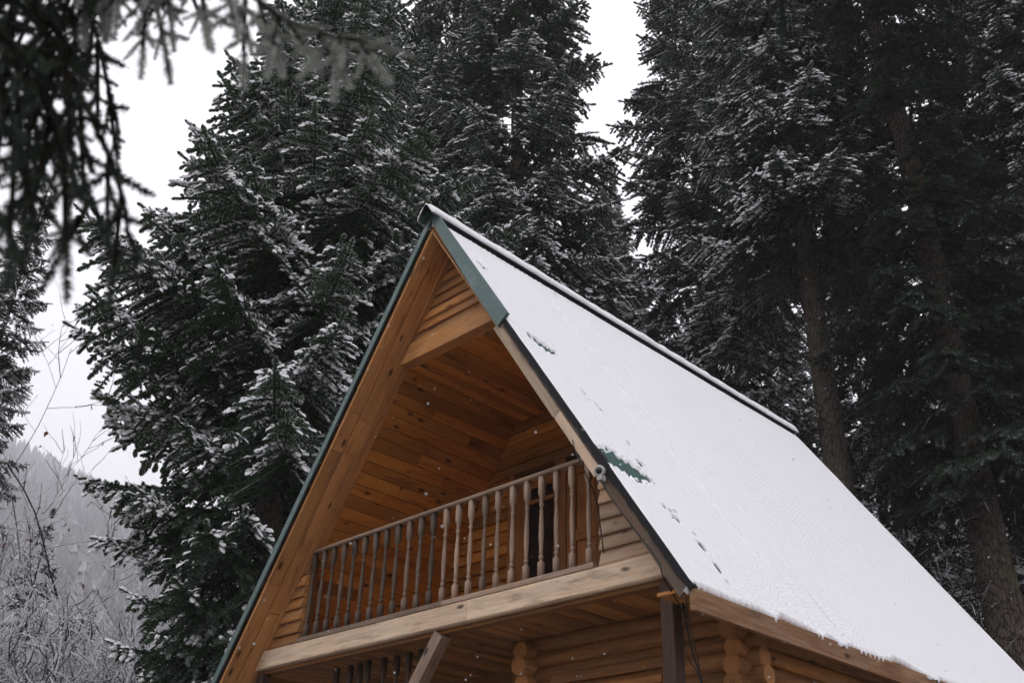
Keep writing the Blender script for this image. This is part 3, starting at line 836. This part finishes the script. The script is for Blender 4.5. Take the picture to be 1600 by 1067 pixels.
def conifer_crown(name, zb, zt, prof, mats, seed, snow, sl=.118, sp=.088, lsp=.14, step=.46, nb=5, e_top=(.35, .5), e_bot=(-.3, -.15), tmpl=None, face=None, zw=0., ew=.45, lmax=.9, lfac=.5, dead=0, irregular=.3, ldroop=.32):
    rng = np.random.default_rng(seed); c = Crown(); z = zb; a0 = rng.uniform(0, 6)
    while z < zt:
        t = (z - zb) / (zt - zb)
        for k in range(nb):
            az = a0 + 2 * math.pi * (k + rng.uniform(-.3, .3)) / nb; zz = z + rng.uniform(-.25, .25)
            Lb = prof(zz, az) * rng.uniform(1 - irregular, 1 + irregular * .55)
            if Lb < .15: continue
            e0 = e_bot[0] + (e_top[0] - e_bot[0]) * t ** 1.5 + rng.uniform(-.15, .15); e1 = e_bot[1] + (e_top[1] - e_bot[1]) * t ** 1.5 + rng.uniform(-.2, .2)
            far = face is not None and math.cos(az - face) < -.35
            c.bough(np.array([0, 0, zz]), az, Lb, e0, e1, sl * (1.25 if far else 1), sp * (1.5 if far else 1), lsp * (1.5 if far else 1), rng, lmax=lmax, lfac=lfac, ldroop=ldroop)
        a0 += 2.4; z += step * rng.uniform(.8, 1.2)
    c.shoots(np.array([[0, 0, zt]]), np.array([[0, 0, 1.]]), np.array([[1., 0, 0]]), np.array([.35]), np.array([1.]))
    # dead and mossy stubs under the crown
    for k in range(dead):
        zz = zb - rng.uniform(0, .45) * zb; az = rng.uniform(0, 6.28); l = rng.uniform(.4, 2.0); p = np.array([0, 0, zz])
        for q in range(6):
            e = p + np.array([math.cos(az), math.sin(az), -.35 + .12 * q * rng.uniform(-.5, 1)]) * l / 6; az += rng.uniform(-.25, .25)
            c.wood.append((p, e, .016 - .002 * q)); 
            if q > 1:
                for _ in range(3):
                    f = e + rng.normal(0, .16, 3) + np.array([0, 0, -.1]); c.wood.append((e, f, .006))
            p = e
    return c.build(name, mats, tmpl or T_MID, snow, seed, zw=zw, ew=ew)

def make_tree(name, xy, trunk, crown, label, group, rot=0, sc=1.0, cat='tree', gz=0.0):
    o = empty(name, (xy[0], xy[1], gz)); o.rotation_euler.z = rot; o.scale = (sc, sc, sc)
    tag(o, label, cat, group)
    link('trunk', trunk, o); link('crown', crown, o)
    return o

def ground_z(x, y):
    """snowy clearing, rising to wooded hills"""
    x = np.asarray(x, float); y = np.asarray(y, float)
    r = np.hypot(x, y - 2)
    az = np.arctan2(y, -x)
    h = 430 * np.clip((r - 150) / 950, 0, 1.2) * (.72 + .2 * np.sin(az * 3 + .6) + .12 * np.sin(az * 7 + 1.0))
    return h + .25 * np.sin(x * .21) * np.sin(y * .17) * np.clip((r - 12) / 10, 0, 1)
def gz(x, y): return float(ground_z(x, y))

# the big fir left of the cabin: its spread is read off the outline against the sky
pA = at_h(455, 560, 16.0)
def prof_fir(z, az):
    return float(np.interp(z, [1.5, 4, 6, 8, 10.5, 12.5, 14, 16.2, 17.6, 20.5, 23.3], [.8, 1.6, 2.4, 3.2, 3.9, 3.8, 2.9, 2.0, 1.6, 1.0, .1]))
FIR_CR = conifer_crown('crown', 1.6, 23.3, prof_fir, [ND_FIR, SNOW_T, TWIG], 3, .60, face=math.atan2(CAM[1] - pA[1], CAM[0] - pA[0]), sl=.122, sp=.08, lsp=.125, step=.47, nb=6, e_top=(.3, .75), e_bot=(-.35, .25), ldroop=.5, tmpl=T_FIR, lmax=.85, irregular=.28, zw=.55, ew=.7)
FIR_TR = trunk_mesh('trunk', 23.4, .34, .03, 5)
make_tree('fir_tree', pA[:2], FIR_TR, FIR_CR, 'broad fir with thick white snow on drooping boughs, left of the cabin roof', 'conifers around the cabin')

def prof_tall(h, w):
    return lambda z, az: float(w * np.interp(z / h, [0, .2, .35, .55, .8, 1], [.75, .95, 1, .8, .42, .02]))
SPR1 = conifer_crown('crown', 5.0, 34, prof_tall(34, 3.3), [ND_SPR, SNOW_T, TWIG], 21, .62, step=.56)
SPR2 = conifer_crown('crown', 15.0, 36, prof_tall(36, 3.1), [ND_SPR, SNOW_T, TWIG], 22, .56, nb=6, step=.46, dead=60)
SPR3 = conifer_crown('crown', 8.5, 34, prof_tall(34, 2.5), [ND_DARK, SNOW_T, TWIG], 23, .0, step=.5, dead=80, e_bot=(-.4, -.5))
SPR4 = conifer_crown('crown', 1.5, 27, prof_tall(27, 3.0), [ND_SPR, SNOW_T, TWIG], 24, .55, step=.62, sl=.125, sp=.1, lsp=.16)
ND_WHITE = needle_mat('snowed_needles', (.03, .045, .035), (.07, .09, .07), .8, .1)
SPR5 = conifer_crown('crown', 1.0, 14.2, prof_tall(14.2, 1.9), [ND_WHITE, SNOW_T, TWIG], 25, .72, sl=.11, sp=.09, lsp=.16, step=.5, nb=4)
TR_E = trunk_mesh('trunk', 14.2, .13, .02, 35)
TR_A = trunk_mesh('trunk', 34, .33, .03, 31); TR_B = trunk_mesh('trunk', 36, .36, .03, 32); TR_C = trunk_mesh('trunk', 34, .40, .04, 33); TR_D = trunk_mesh('trunk', 27, .26, .03, 34)
G_ = 'conifers around the cabin'
def spot(px, py, D): return at_h(px, py, D)[:2]
for (px, py, D, tr, cr, rot, sc, lab) in [
    (695, 210, 23.5, TR_A, SPR1, .4, 1.05, 'tall green spruce rising straight behind the roof peak, trunk glimpsed above it'),
    (806, 250, 21.5, TR_A, SPR1, 2.6, 1.12, 'dense tall spruce bordering the narrow strip of sky right of the roof peak'),
    (565, 120, 29.0, TR_A, SPR1, 4.1, 1.05, 'tall spruce half hidden behind the broad snowy fir'),
    (1086, 250, 25.0, TR_A, SPR1, 5.2, 1.08, 'snow dusted spruce whose left edge meets the strip of sky'),
    (1265, 420, 19.5, TR_B, SPR2, 1.2, 1.0, 'spruce with long bare brown trunk standing just behind the far roof corner'),
    (1400, 180, 18.5, TR_C, SPR3, .3, 1.0, 'dark mossy spruce with thick leaning bare trunk at right'),
    (1590, 120, 21.0, TR_B, SPR2, 3.9, .95, 'spruce with snowy fringes at the right edge of the photo'),
    (1352, 540, 23.5, TR_E, SPR5, 2.0, 1.25, 'slim heavily snowed conifer glimpsed between the two bare trunks'),
    (1500, 500, 33.0, TR_D, SPR4, 4.4, 1.05, 'smaller snowed conifer behind and right of the thick leaning trunk'),
    (1180, 400, 37.0, TR_D, SPR4, 5.5, 1.25, 'conifer deep in the wood left of the bare brown trunk'),
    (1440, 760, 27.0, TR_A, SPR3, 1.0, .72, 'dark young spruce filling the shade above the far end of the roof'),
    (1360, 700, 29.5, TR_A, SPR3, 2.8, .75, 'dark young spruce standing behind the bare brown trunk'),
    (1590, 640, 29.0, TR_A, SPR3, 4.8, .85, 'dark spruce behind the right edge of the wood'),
    (955, 420, 36.0, TR_A, SPR1, 3.3, .95, 'distant spruce filling the low gap beneath the strip of sky'),
    (770, 330, 36.0, TR_D, SPR4, .9, 1.2, 'distant spruce behind the ridge of the roof'),
    (1590, 560, 23.5, TR_E, SPR5, 4.0, 1.15, 'slim heavily snowed conifer right of the thick leaning trunk'),
    (948, 430, 31.0, TR_A, SPR1, 5.9, .84, 'lower spruce closing the gap beside the middle of the roof ridge'),
]:
    x, y = spot(px, py, D); make_tree('spruce_tree', (x, y), tr, cr, lab, G_, rot, sc, gz=0)
x, y = spot(-38, 640, 25.0)
make_tree('spruce_tree', (x, y), TR_A, SPR1, 'greyish spruce cut off by the left edge of the photo', G_, 1.7, .55)
x, y = spot(150, 930, 31.0)
make_tree('young_spruce', (x, y), TR_E, SPR5, 'young snow covered spruce beside the broad fir at lower left', G_, .8, .62)
x, y = spot(45, 940, 34.0)
make_tree('young_spruce', (x, y), TR_E, SPR5, 'young snow covered spruce low down in the left corner', G_, 3.0, .85)

# ------------------------------------------------------------------ bare broadleaf trees and shrubs
def bare_tree(name, seed, h, r0, levels, nbr, spread, up, leaf=0, mats=None, first=.25, multi=1, gn=.62, rmin=.006):
    rng = np.random.default_rng(seed); A_ = []; B_ = []; R0 = []; R1 = []; LV = []
    def grow(p, d, ln, r, lev):
        k = 5; q = p; pts = [p]
        for i in range(k):
            d = nrm(d + rng.normal(0, .13, 3) + np.array([0, 0, up * .08])); q2 = q + d * ln / k
            tp = .88 if lev == 0 else .5; ra, rb = r * (1 - tp * i / k), r * (1 - tp * (i + 1) / k)
            A_.append(q); B_.append(q2); R0.append(ra); R1.append(rb); q = q2; pts.append(q)
        if lev >= levels:
            if leaf and rng.random() < leaf: LV.append(pts[rng.integers(2, 6)])
            return
        for j in range(nbr + (lev == 0) * 3):
            t = first + (1 - first) * (j + rng.random()) / (nbr + (lev == 0) * 3); i = min(k - 1, int(t * k)); b = pts[i] + (pts[i + 1] - pts[i]) * (t * k - i)
            s_ = rng.normal(0, 1, 3); s_ -= d * (s_ @ d); s_ = nrm(s_)
            a = rad(rng.uniform(*spread)); nd = nrm(d * math.cos(a) + s_ * math.sin(a) + np.array([0, 0, up * .25]))
            grow(b, nd, ln * gn * rng.uniform(.7, 1.15), max(rmin, r * (1 - .5 * t) * .55), lev + 1)
    for k in range(multi):
        d = np.array([0, 0, 1.]) if multi == 1 else nrm(np.array([rng.normal(0, .5), rng.normal(0, .5), 1.]))
        grow(np.array([rng.normal(0, .15) * (multi > 1), rng.normal(0, .15) * (multi > 1), -.2]), d, h, r0, 0)
    a = np.array(A_); b = np.array(B_); r1 = np.array(R0)[:, None]; r2 = np.array(R1)[:, None]
    d = nrm(b - a); u = nrm(np.cross(d, np.array([.31, .2, 1.]))); v = np.cross(u, d) ; v = np.where((v[:, 2:] < 0), -v, v)
    ang = [rad(q) for q in (35, 90, 145, 215, 325)]
    W = np.stack([a + r1 * (math.cos(q) * u + math.sin(q) * v) for q in ang] + [b + r2 * (math.cos(q) * u + math.sin(q) * v) for q in ang], axis=1)
    tf = np.array([(i, (i + 1) % 5, 5 + (i + 1) % 5, 5 + i) for i in range(5)])
    V = W.reshape(-1, 3); F = (tf[None] + (np.arange(len(a)) * 10)[:, None, None]).reshape(-1, 4); Mi = np.zeros(len(F), np.int32)
    if LV:
        lv = np.array(LV); m = len(lv); e1 = rng.normal(0, .028, (m, 3)); e2 = rng.normal(0, .02, (m, 3)); dn = np.array([0, 0, -.03])
        Q = np.stack([lv, lv + e2 + dn, lv + e1 + dn * 2, lv - e2 + dn], axis=1).reshape(-1, 3)
        F = np.concatenate([F, (np.arange(m * 4).reshape(m, 4) + len(V))]); V = np.concatenate([V, Q]); Mi = np.concatenate([Mi, np.ones(m, np.int32)])
    return mesh_np(name, V, F, mats or [BARE, LEAF], Mi)
SHRUB = bark_mat('snowy_twig_bark', (.04, .03, .026), (.09, .07, .06), 0, .95, -.35)
DEC1 = bare_tree('branches', 51, 5.6, .06, 4, 5, (30, 66), .22, leaf=.4, mats=[SHRUB, LEAF])
DEC2 = bare_tree('branches', 52, 5.5, .08, 4, 4, (28, 62), .35, leaf=.10, mats=[SHRUB, LEAF])
SHR1 = bare_tree('branches', 53, 2.3, .03, 4, 5, (30, 75), .2, multi=7, first=.15, mats=[SHRUB, LEAF], rmin=.0085)
SHR2 = bare_tree('branches', 54, 2.7, .035, 4, 5, (30, 75), .15, multi=7, first=.12, mats=[SHRUB, LEAF], rmin=.0085)
def bare(name, px, py, D, me, label, group, sc, rot, cat):
    x, y = spot(px, py, D); o = link(name, me); o.location = (x, y, gz(x, y)); o.scale = (sc,) * 3; o.rotation_euler.z = rot
    tag(o, label, cat, group); return o
bare('beech_tree', 170, 770, 27.0, DEC1, 'leafless tree with a few rusty leaves between the left edge spruce and the broad fir', 'bare broadleaf trees', 1.6, .3, 'tree')
bare('beech_tree', -10, 720, 36.0, DEC2, 'pale leafless tree in front of the greyish spruce at the left edge', 'bare broadleaf trees', 1.5, 2.0, 'tree')
bare('beech_tree', 1345, 520, 26.0, DEC1, 'leafless tree with snow lined twigs between the two bare spruce trunks', 'bare broadleaf trees', 1.25, 1.0, 'tree')
for k, (px, py, D, me, sc, rot, lab) in enumerate([
    (30, 1000, 22, SHR1, 1.6, .2, 'snow laden bush nearest the lower left corner'),
    (150, 1000, 24, SHR2, 1.5, 1.4, 'snow laden bush just left of the broad fir'),
    (95, 900, 29, SHR2, 1.8, 2.9, 'snow laden bush in front of the young spruce at lower left'),
    (190, 880, 27, SHR1, 1.9, 4.0, 'tall snow laden bush under the leafless tree with rusty leaves'),
    (10, 860, 33, SHR1, 2.1, 5.0, 'snow laden bush farthest back at the left edge'),
    (215, 985, 26, SHR2, 1.5, 2.2, 'low snow laden bush tucked under the left boughs of the broad fir'),
    (60, 830, 40, SHR2, 2.6, 3.6, 'pale snow laden bush standing on the rise behind the other bushes'),
    (130, 800, 44, SHR1, 3.0, 1.9, 'pale tall snow laden bush farthest off below the foggy slope'),
    (1560, 780, 24, SHR2, 2.0, .9, 'snowy bush right of the thick leaning trunk'),
    (1400, 900, 20, SHR1, 1.5, 3.3, 'snowy bush in the shade behind the far end of the roof')]):
    bare('snowy_shrub', px, py, D, me, lab, 'snow laden shrubs', sc, rot, 'shrub')

# ------------------------------------------------------------------ the near tree whose boughs hang into the picture
pN = CAM + np.array([-2.6, -1.5, 0]); pN[2] = 0
near = empty('overhanging_fir', tuple(pN)); tag(near, 'near fir with dark blurred boughs hanging in from the top left', 'tree')
link('trunk', trunk_mesh('trunk', 14, .2, .03, 61), near)
rngN = np.random.default_rng(77)
def curve(pts, n):
    P = [np.array(p, float) for p in pts]; out = []
    for a in range(len(P) - 1):
        p0 = P[max(a - 1, 0)]; p1 = P[a]; p2 = P[a + 1]; p3 = P[min(a + 2, len(P) - 1)]
        for t in np.linspace(0, 1, n, endpoint=False):
            out.append(.5 * ((2 * p1) + (p2 - p0) * t + (2 * p0 - 5 * p1 + 4 * p2 - p3) * t * t + (3 * p1 - p0 - 3 * p2 + p3) * t ** 3))
    out.append(P[-1]); return np.array(out)
ND_RIME = needle_mat('rimed_fir_needles', (.22, .245, .22), (.36, .385, .35), .4, .1)
NEAR_MATS = [ND_NEAR, ND_RIME, TWIG]
nc = Crown()
def near_bough(z0, pts, hang, seed=0, start=.3, ex=0.):
    """pts: (px, py, metres away); hang: list of (fraction, length, tilt)"""
    rng = np.random.default_rng(seed)
    w = [np.array([pN[0], pN[1], z0])] + [at_d(*q) for q in pts]
    c = curve(w, 12) - pN; n = len(c)
    d = nrm(np.gradient(c, axis=0)); ln_ = np.r_[0, np.cumsum(np.linalg.norm(np.diff(c, axis=0), axis=1))]; T = ln_ / ln_[-1]
    for a, b, ta in zip(c[:-1], c[1:], T[:-1]): nc.wood.append((a, b, .0035 + .014 * (1 - ta)))
    k = int(ln_[-1] * (1 - start) / .05)
    for t in np.linspace(start, 1, k):
        i = int(np.searchsorted(T, t).clip(0, n - 1))
        nc.shoots(c[i][None], nrm(d[i] + rng.normal(0, .06, 3))[None], np.array([[0, 0, 1.]]), np.array([.085]), np.array([t + ex]))
    for (t, l, tx) in hang:
        i = int(np.searchsorted(T, t).clip(0, n - 1))
        dd = nrm(np.array([0, 0, -1.]) + d[i] * .35 + RT * tx + FW * rng.uniform(-.25, .25))
        up = nrm(-FW * .8 + np.array([0, 0, .3]) + rng.normal(0, .35, 3)); up = nrm(up - dd * (up @ dd))
        nc.lateral(c[i], dd, up, l, .092, .07 if ex < 1 else .062, t + ex, rng, side_ang=44, drp=.05, jit=10, upt=(-.15, .15))
def rnd_hang(n, l0, l1, seed, t0=.35, t1=.98, tx=(-.5, .3)):
    r = np.random.default_rng(seed); return [(t0 + (t1 - t0) * (k + r.random()) / n, r.uniform(l0, l1), r.uniform(*tx)) for k in range(n)]
near_bough(4.6, [(30, -60, 2.7), (95, 90, 2.5), (150, 200, 2.4), (185, 290, 2.3), (205, 385, 2.2)], rnd_hang(16, .10, .26, 1, .4, .97), seed=1)
near_bough(4.5, [(0, -40, 2.3), (45, 90, 2.2), (85, 200, 2.15), (105, 280, 2.1), (100, 350, 2.05)], rnd_hang(13, .12, .24, 2, .35), seed=2)
near_bough(4.3, [(-60, 0, 2.2), (-5, 120, 2.1), (30, 230, 2.05), (50, 330, 2.0)], rnd_hang(13, .12, .22, 3, .35), seed=3)
near_bough(4.9, [(90, -90, 3.1), (140, 20, 3.0), (165, 120, 2.9), (180, 190, 2.8)], rnd_hang(12, .14, .3, 4, .4), seed=4, ex=-.3)
near_bough(4.7, [(40, -90, 2.9), (70, 40, 2.8), (95, 140, 2.7), (125, 215, 2.7)], rnd_hang(13, .14, .32, 5, .38), seed=5, ex=-.3)
near_bough(4.2, [(-90, 100, 2.3), (-50, 220, 2.25), (-10, 310, 2.2), (12, 365, 2.2)], rnd_hang(10, .12, .22, 6, .35), seed=6)
near_bough(5.0, [(-20, -100, 3.0), (10, 30, 2.9), (45, 150, 2.85), (60, 240, 2.8)], rnd_hang(13, .14, .32, 8, .36), seed=8, ex=-.3)
near_bough(4.45, [(20, 0, 2.5), (75, 150, 2.4), (120, 260, 2.35), (150, 330, 2.3), (165, 372, 2.3)], rnd_hang(13, .10, .2, 13, .4), seed=13)
near_bough(5.4, [(150, -150, 2.7), (300, -70, 2.5), (390, -8, 2.35), (440, 28, 2.25), (500, 52, 2.15), (548, 62, 2.1), (592, 74, 2.05)],
           [(.50, .30, -.25), (.54, .24, -.3), (.575, .3, -.25), (.63, .3, -.2), (.663, .3, -.1), (.695, .3, -.1), (.725, .26, 0), (.752, .26, 0), (.778, .24, .1), (.56, .34, -.2), (.59, .2, -.3), (.61, .26, -.3), (.645, .36, -.15), (.68, .2, -.2), (.71, .28, 0), (.74, .2, -.2), (.765, .31, .02), (.79, .16, .1), (.815, .17, .15), (.84, .22, .1), (.865, .13, .2), (.90, .13, .25), (.885, .16, -.1), (.92, .09, -.2), (.93, .08, .5), (.955, .07, .4), (.972, .06, -.3), (.985, .05, .5)], seed=9, start=.42, ex=2.5)
near_bough(5.6, [(120, -220, 2.9), (230, -120, 2.8), (290, -60, 2.7), (330, -20, 2.65)], rnd_hang(9, .12, .28, 10, .5, .98, (-.5, .0)), seed=10, start=.5, ex=-.2)
near_bough(5.5, [(100, -200, 2.7), (170, -100, 2.6), (225, -40, 2.6), (255, 0, 2.55)], rnd_hang(9, .10, .2, 14, .5, .98, (-.5, .0)), seed=14, start=.5, ex=-.2)
near_bough(6.0, [(300, -420, 2.6), (750, -330, 2.4), (1080, -180, 2.3), (1205, -75, 2.25), (1222, 12, 2.2)], [(.93, .05, .3)], seed=11, start=.9, ex=.3)
link('crown', nc.build('crown', NEAR_MATS, T_NEAR, .17, 9, 1.5, ew=1.6), near)

# ------------------------------------------------------------------ ground, hills, far wood, air, sky
gx = np.concatenate([-np.geomspace(1250, 60, 40), np.linspace(-56, 56, 57), np.geomspace(60, 1250, 40)])
GX, GY = np.meshgrid(gx, gx, indexing='ij')
V = np.c_[GX.ravel(), GY.ravel(), ground_z(GX, GY).ravel()]
n = len(gx); i = np.arange((n - 1) * n).reshape(n - 1, n)[:, :-1].ravel()
gsnow, nt, b = new_mat('ground_snow_and_added_litter')
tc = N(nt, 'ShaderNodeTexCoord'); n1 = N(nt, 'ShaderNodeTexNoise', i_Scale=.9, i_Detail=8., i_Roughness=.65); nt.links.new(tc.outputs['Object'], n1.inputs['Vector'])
nt.links.new(ramp(nt, n1.outputs[0], [(.40, (.05, .04, .03)), (.52, (.12, .10, .08)), (.60, (.75, .75, .78))]).outputs[0], b.inputs['Base Color']); b.inputs['Roughness'].default_value = .9  # dark litter added on unseen ground to cut light bounced onto undersides
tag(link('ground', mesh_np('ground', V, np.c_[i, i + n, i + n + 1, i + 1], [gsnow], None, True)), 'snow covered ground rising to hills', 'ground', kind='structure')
rngF = np.random.default_rng(5); m = 16000
th = rngF.uniform(rad(50), rad(215), m); rr_ = np.sqrt(rngF.uniform(200 ** 2, 1230 ** 2, m)); fx = rr_ * np.cos(th); fy = rr_ * np.sin(th) + 2
fh = rngF.uniform(10, 24, m); fw = fh * rngF.uniform(.16, .24, m); fz = ground_z(fx, fy)
tv = []; tf = []
for lay, (z0, z1, w0) in enumerate(((.05, .45, 1.), (.25, .65, .8), (.45, .85, .58), (.65, 1.0, .36))):
    b = len(tv)
    for k in range(9): tv.append((w0 * (1 + .35 * (-1) ** k) * math.cos(k * 2 * math.pi / 9 + lay), w0 * (1 + .35 * (-1) ** k) * math.sin(k * 2 * math.pi / 9 + lay), z0 - .03 * (-1) ** k))
    tv.append((0, 0, z1))
    for k in range(9): tf.append((b + k, b + (k + 1) % 9, b + 9))
tv = np.array(tv); tf = np.array(tf)
W = tv[None] * np.stack([fw, fw, fh], 1)[:, None, :] + np.stack([fx, fy, fz], 1)[:, None, :]
FARM = needle_mat('far_wood', (.10, .11, .11), (.2, .21, .215), .9, .0)  # pale grey needles: frost plus part of the fog's fading put into the colour
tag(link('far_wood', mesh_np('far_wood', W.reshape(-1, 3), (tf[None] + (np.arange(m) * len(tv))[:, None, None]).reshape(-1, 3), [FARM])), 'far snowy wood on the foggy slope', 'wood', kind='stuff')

HAZE = True
if HAZE:
    hz = MB(); hz.box(-1300, 1300, -1300, 1300, -3, 560, axis=2)
    hm = bpy.data.materials.new('haze'); hm.use_nodes = True; nt = hm.node_tree; nt.nodes.clear()
    o_ = nt.nodes.new('ShaderNodeOutputMaterial'); v_ = nt.nodes.new('ShaderNodeVolumePrincipled')
    v_.inputs['Color'].default_value = (.93, .92, .97, 1); v_.inputs['Density'].default_value = .0008
    nt.links.new(v_.outputs[0], o_.inputs['Volume'])
    tag(hz.build('haze', hm), 'thin winter fog filling the air', 'haze', kind='stuff')

# falling flakes
rngS = np.random.default_rng(8); m = 900
FP = []
while len(FP) < m:
    q = CAM + ray(rngS.uniform(-200, 1800), rngS.uniform(-150, 1200)) * rngS.uniform(2.6, 9.5)
    if not (abs(q[0]) < 3.4 and -.1 < q[1] < 7.6) and q[2] > .1: FP.append(q)
FP = np.array(FP)
ico = np.array([(1, 0, 0), (-1, 0, 0), (0, 1, 0), (0, -1, 0), (0, 0, 1), (0, 0, -1)], float)
icf = np.array([(0, 2, 4), (2, 1, 4), (1, 3, 4), (3, 0, 4), (2, 0, 5), (1, 2, 5), (3, 1, 5), (0, 3, 5)])
W = ico[None] * rngS.uniform(.0018, .0050, m)[:, None, None] * rngS.uniform(.6, 1.3, (m, 6, 1)) + FP[:, None, :]
tag(link('falling_snow', mesh_np('falling_snow', W.reshape(-1, 3), (icf[None] + (np.arange(m) * 6)[:, None, None]).reshape(-1, 3), [SNOW_T])), 'loose snowflakes drifting in the air before the cabin', 'snow', kind='stuff')

# ------------------------------------------------------------------ light
wd = bpy.data.worlds.new('World'); scene.world = wd; wd.use_nodes = True; nt = wd.node_tree; nt.nodes.clear()
SUN_EL, SUN_AZ = rad(48), rad(150)
sky = N(nt, 'ShaderNodeTexSky', sky_type='NISHITA', sun_disc=False, sun_elevation=SUN_EL, sun_rotation=SUN_AZ, air_density=1.0, dust_density=4.0)
bw_ = N(nt, 'ShaderNodeRGBToBW'); nt.links.new(sky.outputs[0], bw_.inputs[0])
tc = N(nt, 'ShaderNodeTexCoord'); sz = N(nt, 'ShaderNodeSeparateXYZ'); nt.links.new(tc.outputs['Generated'], sz.inputs[0])
cl = N(nt, 'ShaderNodeTexNoise', i_Scale=2.2, i_Detail=4.); nt.links.new(tc.outputs['Generated'], cl.inputs['Vector'])
gr = ramp(nt, sz.outputs[2], [(0, (7.6, 7.4, 8.1)), (.35, (9.6, 9.5, 10.0)), (1, (11.5, 11.4, 11.8))]).outputs[0]
cv = N(nt, 'ShaderNodeMapRange', n_1=.3, n_2=.7, n_3=.93, n_4=1.06); nt.links.new(cl.outputs[0], cv.inputs[0])
vs = N(nt, 'ShaderNodeVectorMath', operation='SCALE'); nt.links.new(gr, vs.inputs[0]); nt.links.new(cv.outputs[0], vs.inputs['Scale'])
cm = mix(nt, .92, bw_.outputs[0], vs.outputs[0])
bg = N(nt, 'ShaderNodeBackground', i_Strength=.13); nt.links.new(cm, bg.inputs[0])
ow = nt.nodes.new('ShaderNodeOutputWorld'); nt.links.new(bg.outputs[0], ow.inputs[0])
sl_ = bpy.data.lights.new('sun', 'SUN'); sl_.energy = .5; sl_.angle = rad(60); sl_.color = (1, .97, .94)
so_ = bpy.data.objects.new('sun', sl_); COL.objects.link(so_)
sd = Vector((math.sin(SUN_AZ) * math.cos(SUN_EL), math.cos(SUN_AZ) * math.cos(SUN_EL), math.sin(SUN_EL)))
so_.rotation_euler = sd.to_track_quat('Z', 'Y').to_euler(); so_.location = (20, -20, 40)

scene.view_settings.view_transform = 'Standard'; scene.view_settings.look = 'None'; scene.view_settings.gamma = 1; scene.view_settings.exposure = .36
scene.cycles.max_bounces = 6; scene.cycles.diffuse_bounces = 3; scene.cycles.volume_bounces = 1; scene.cycles.transparent_max_bounces = 8
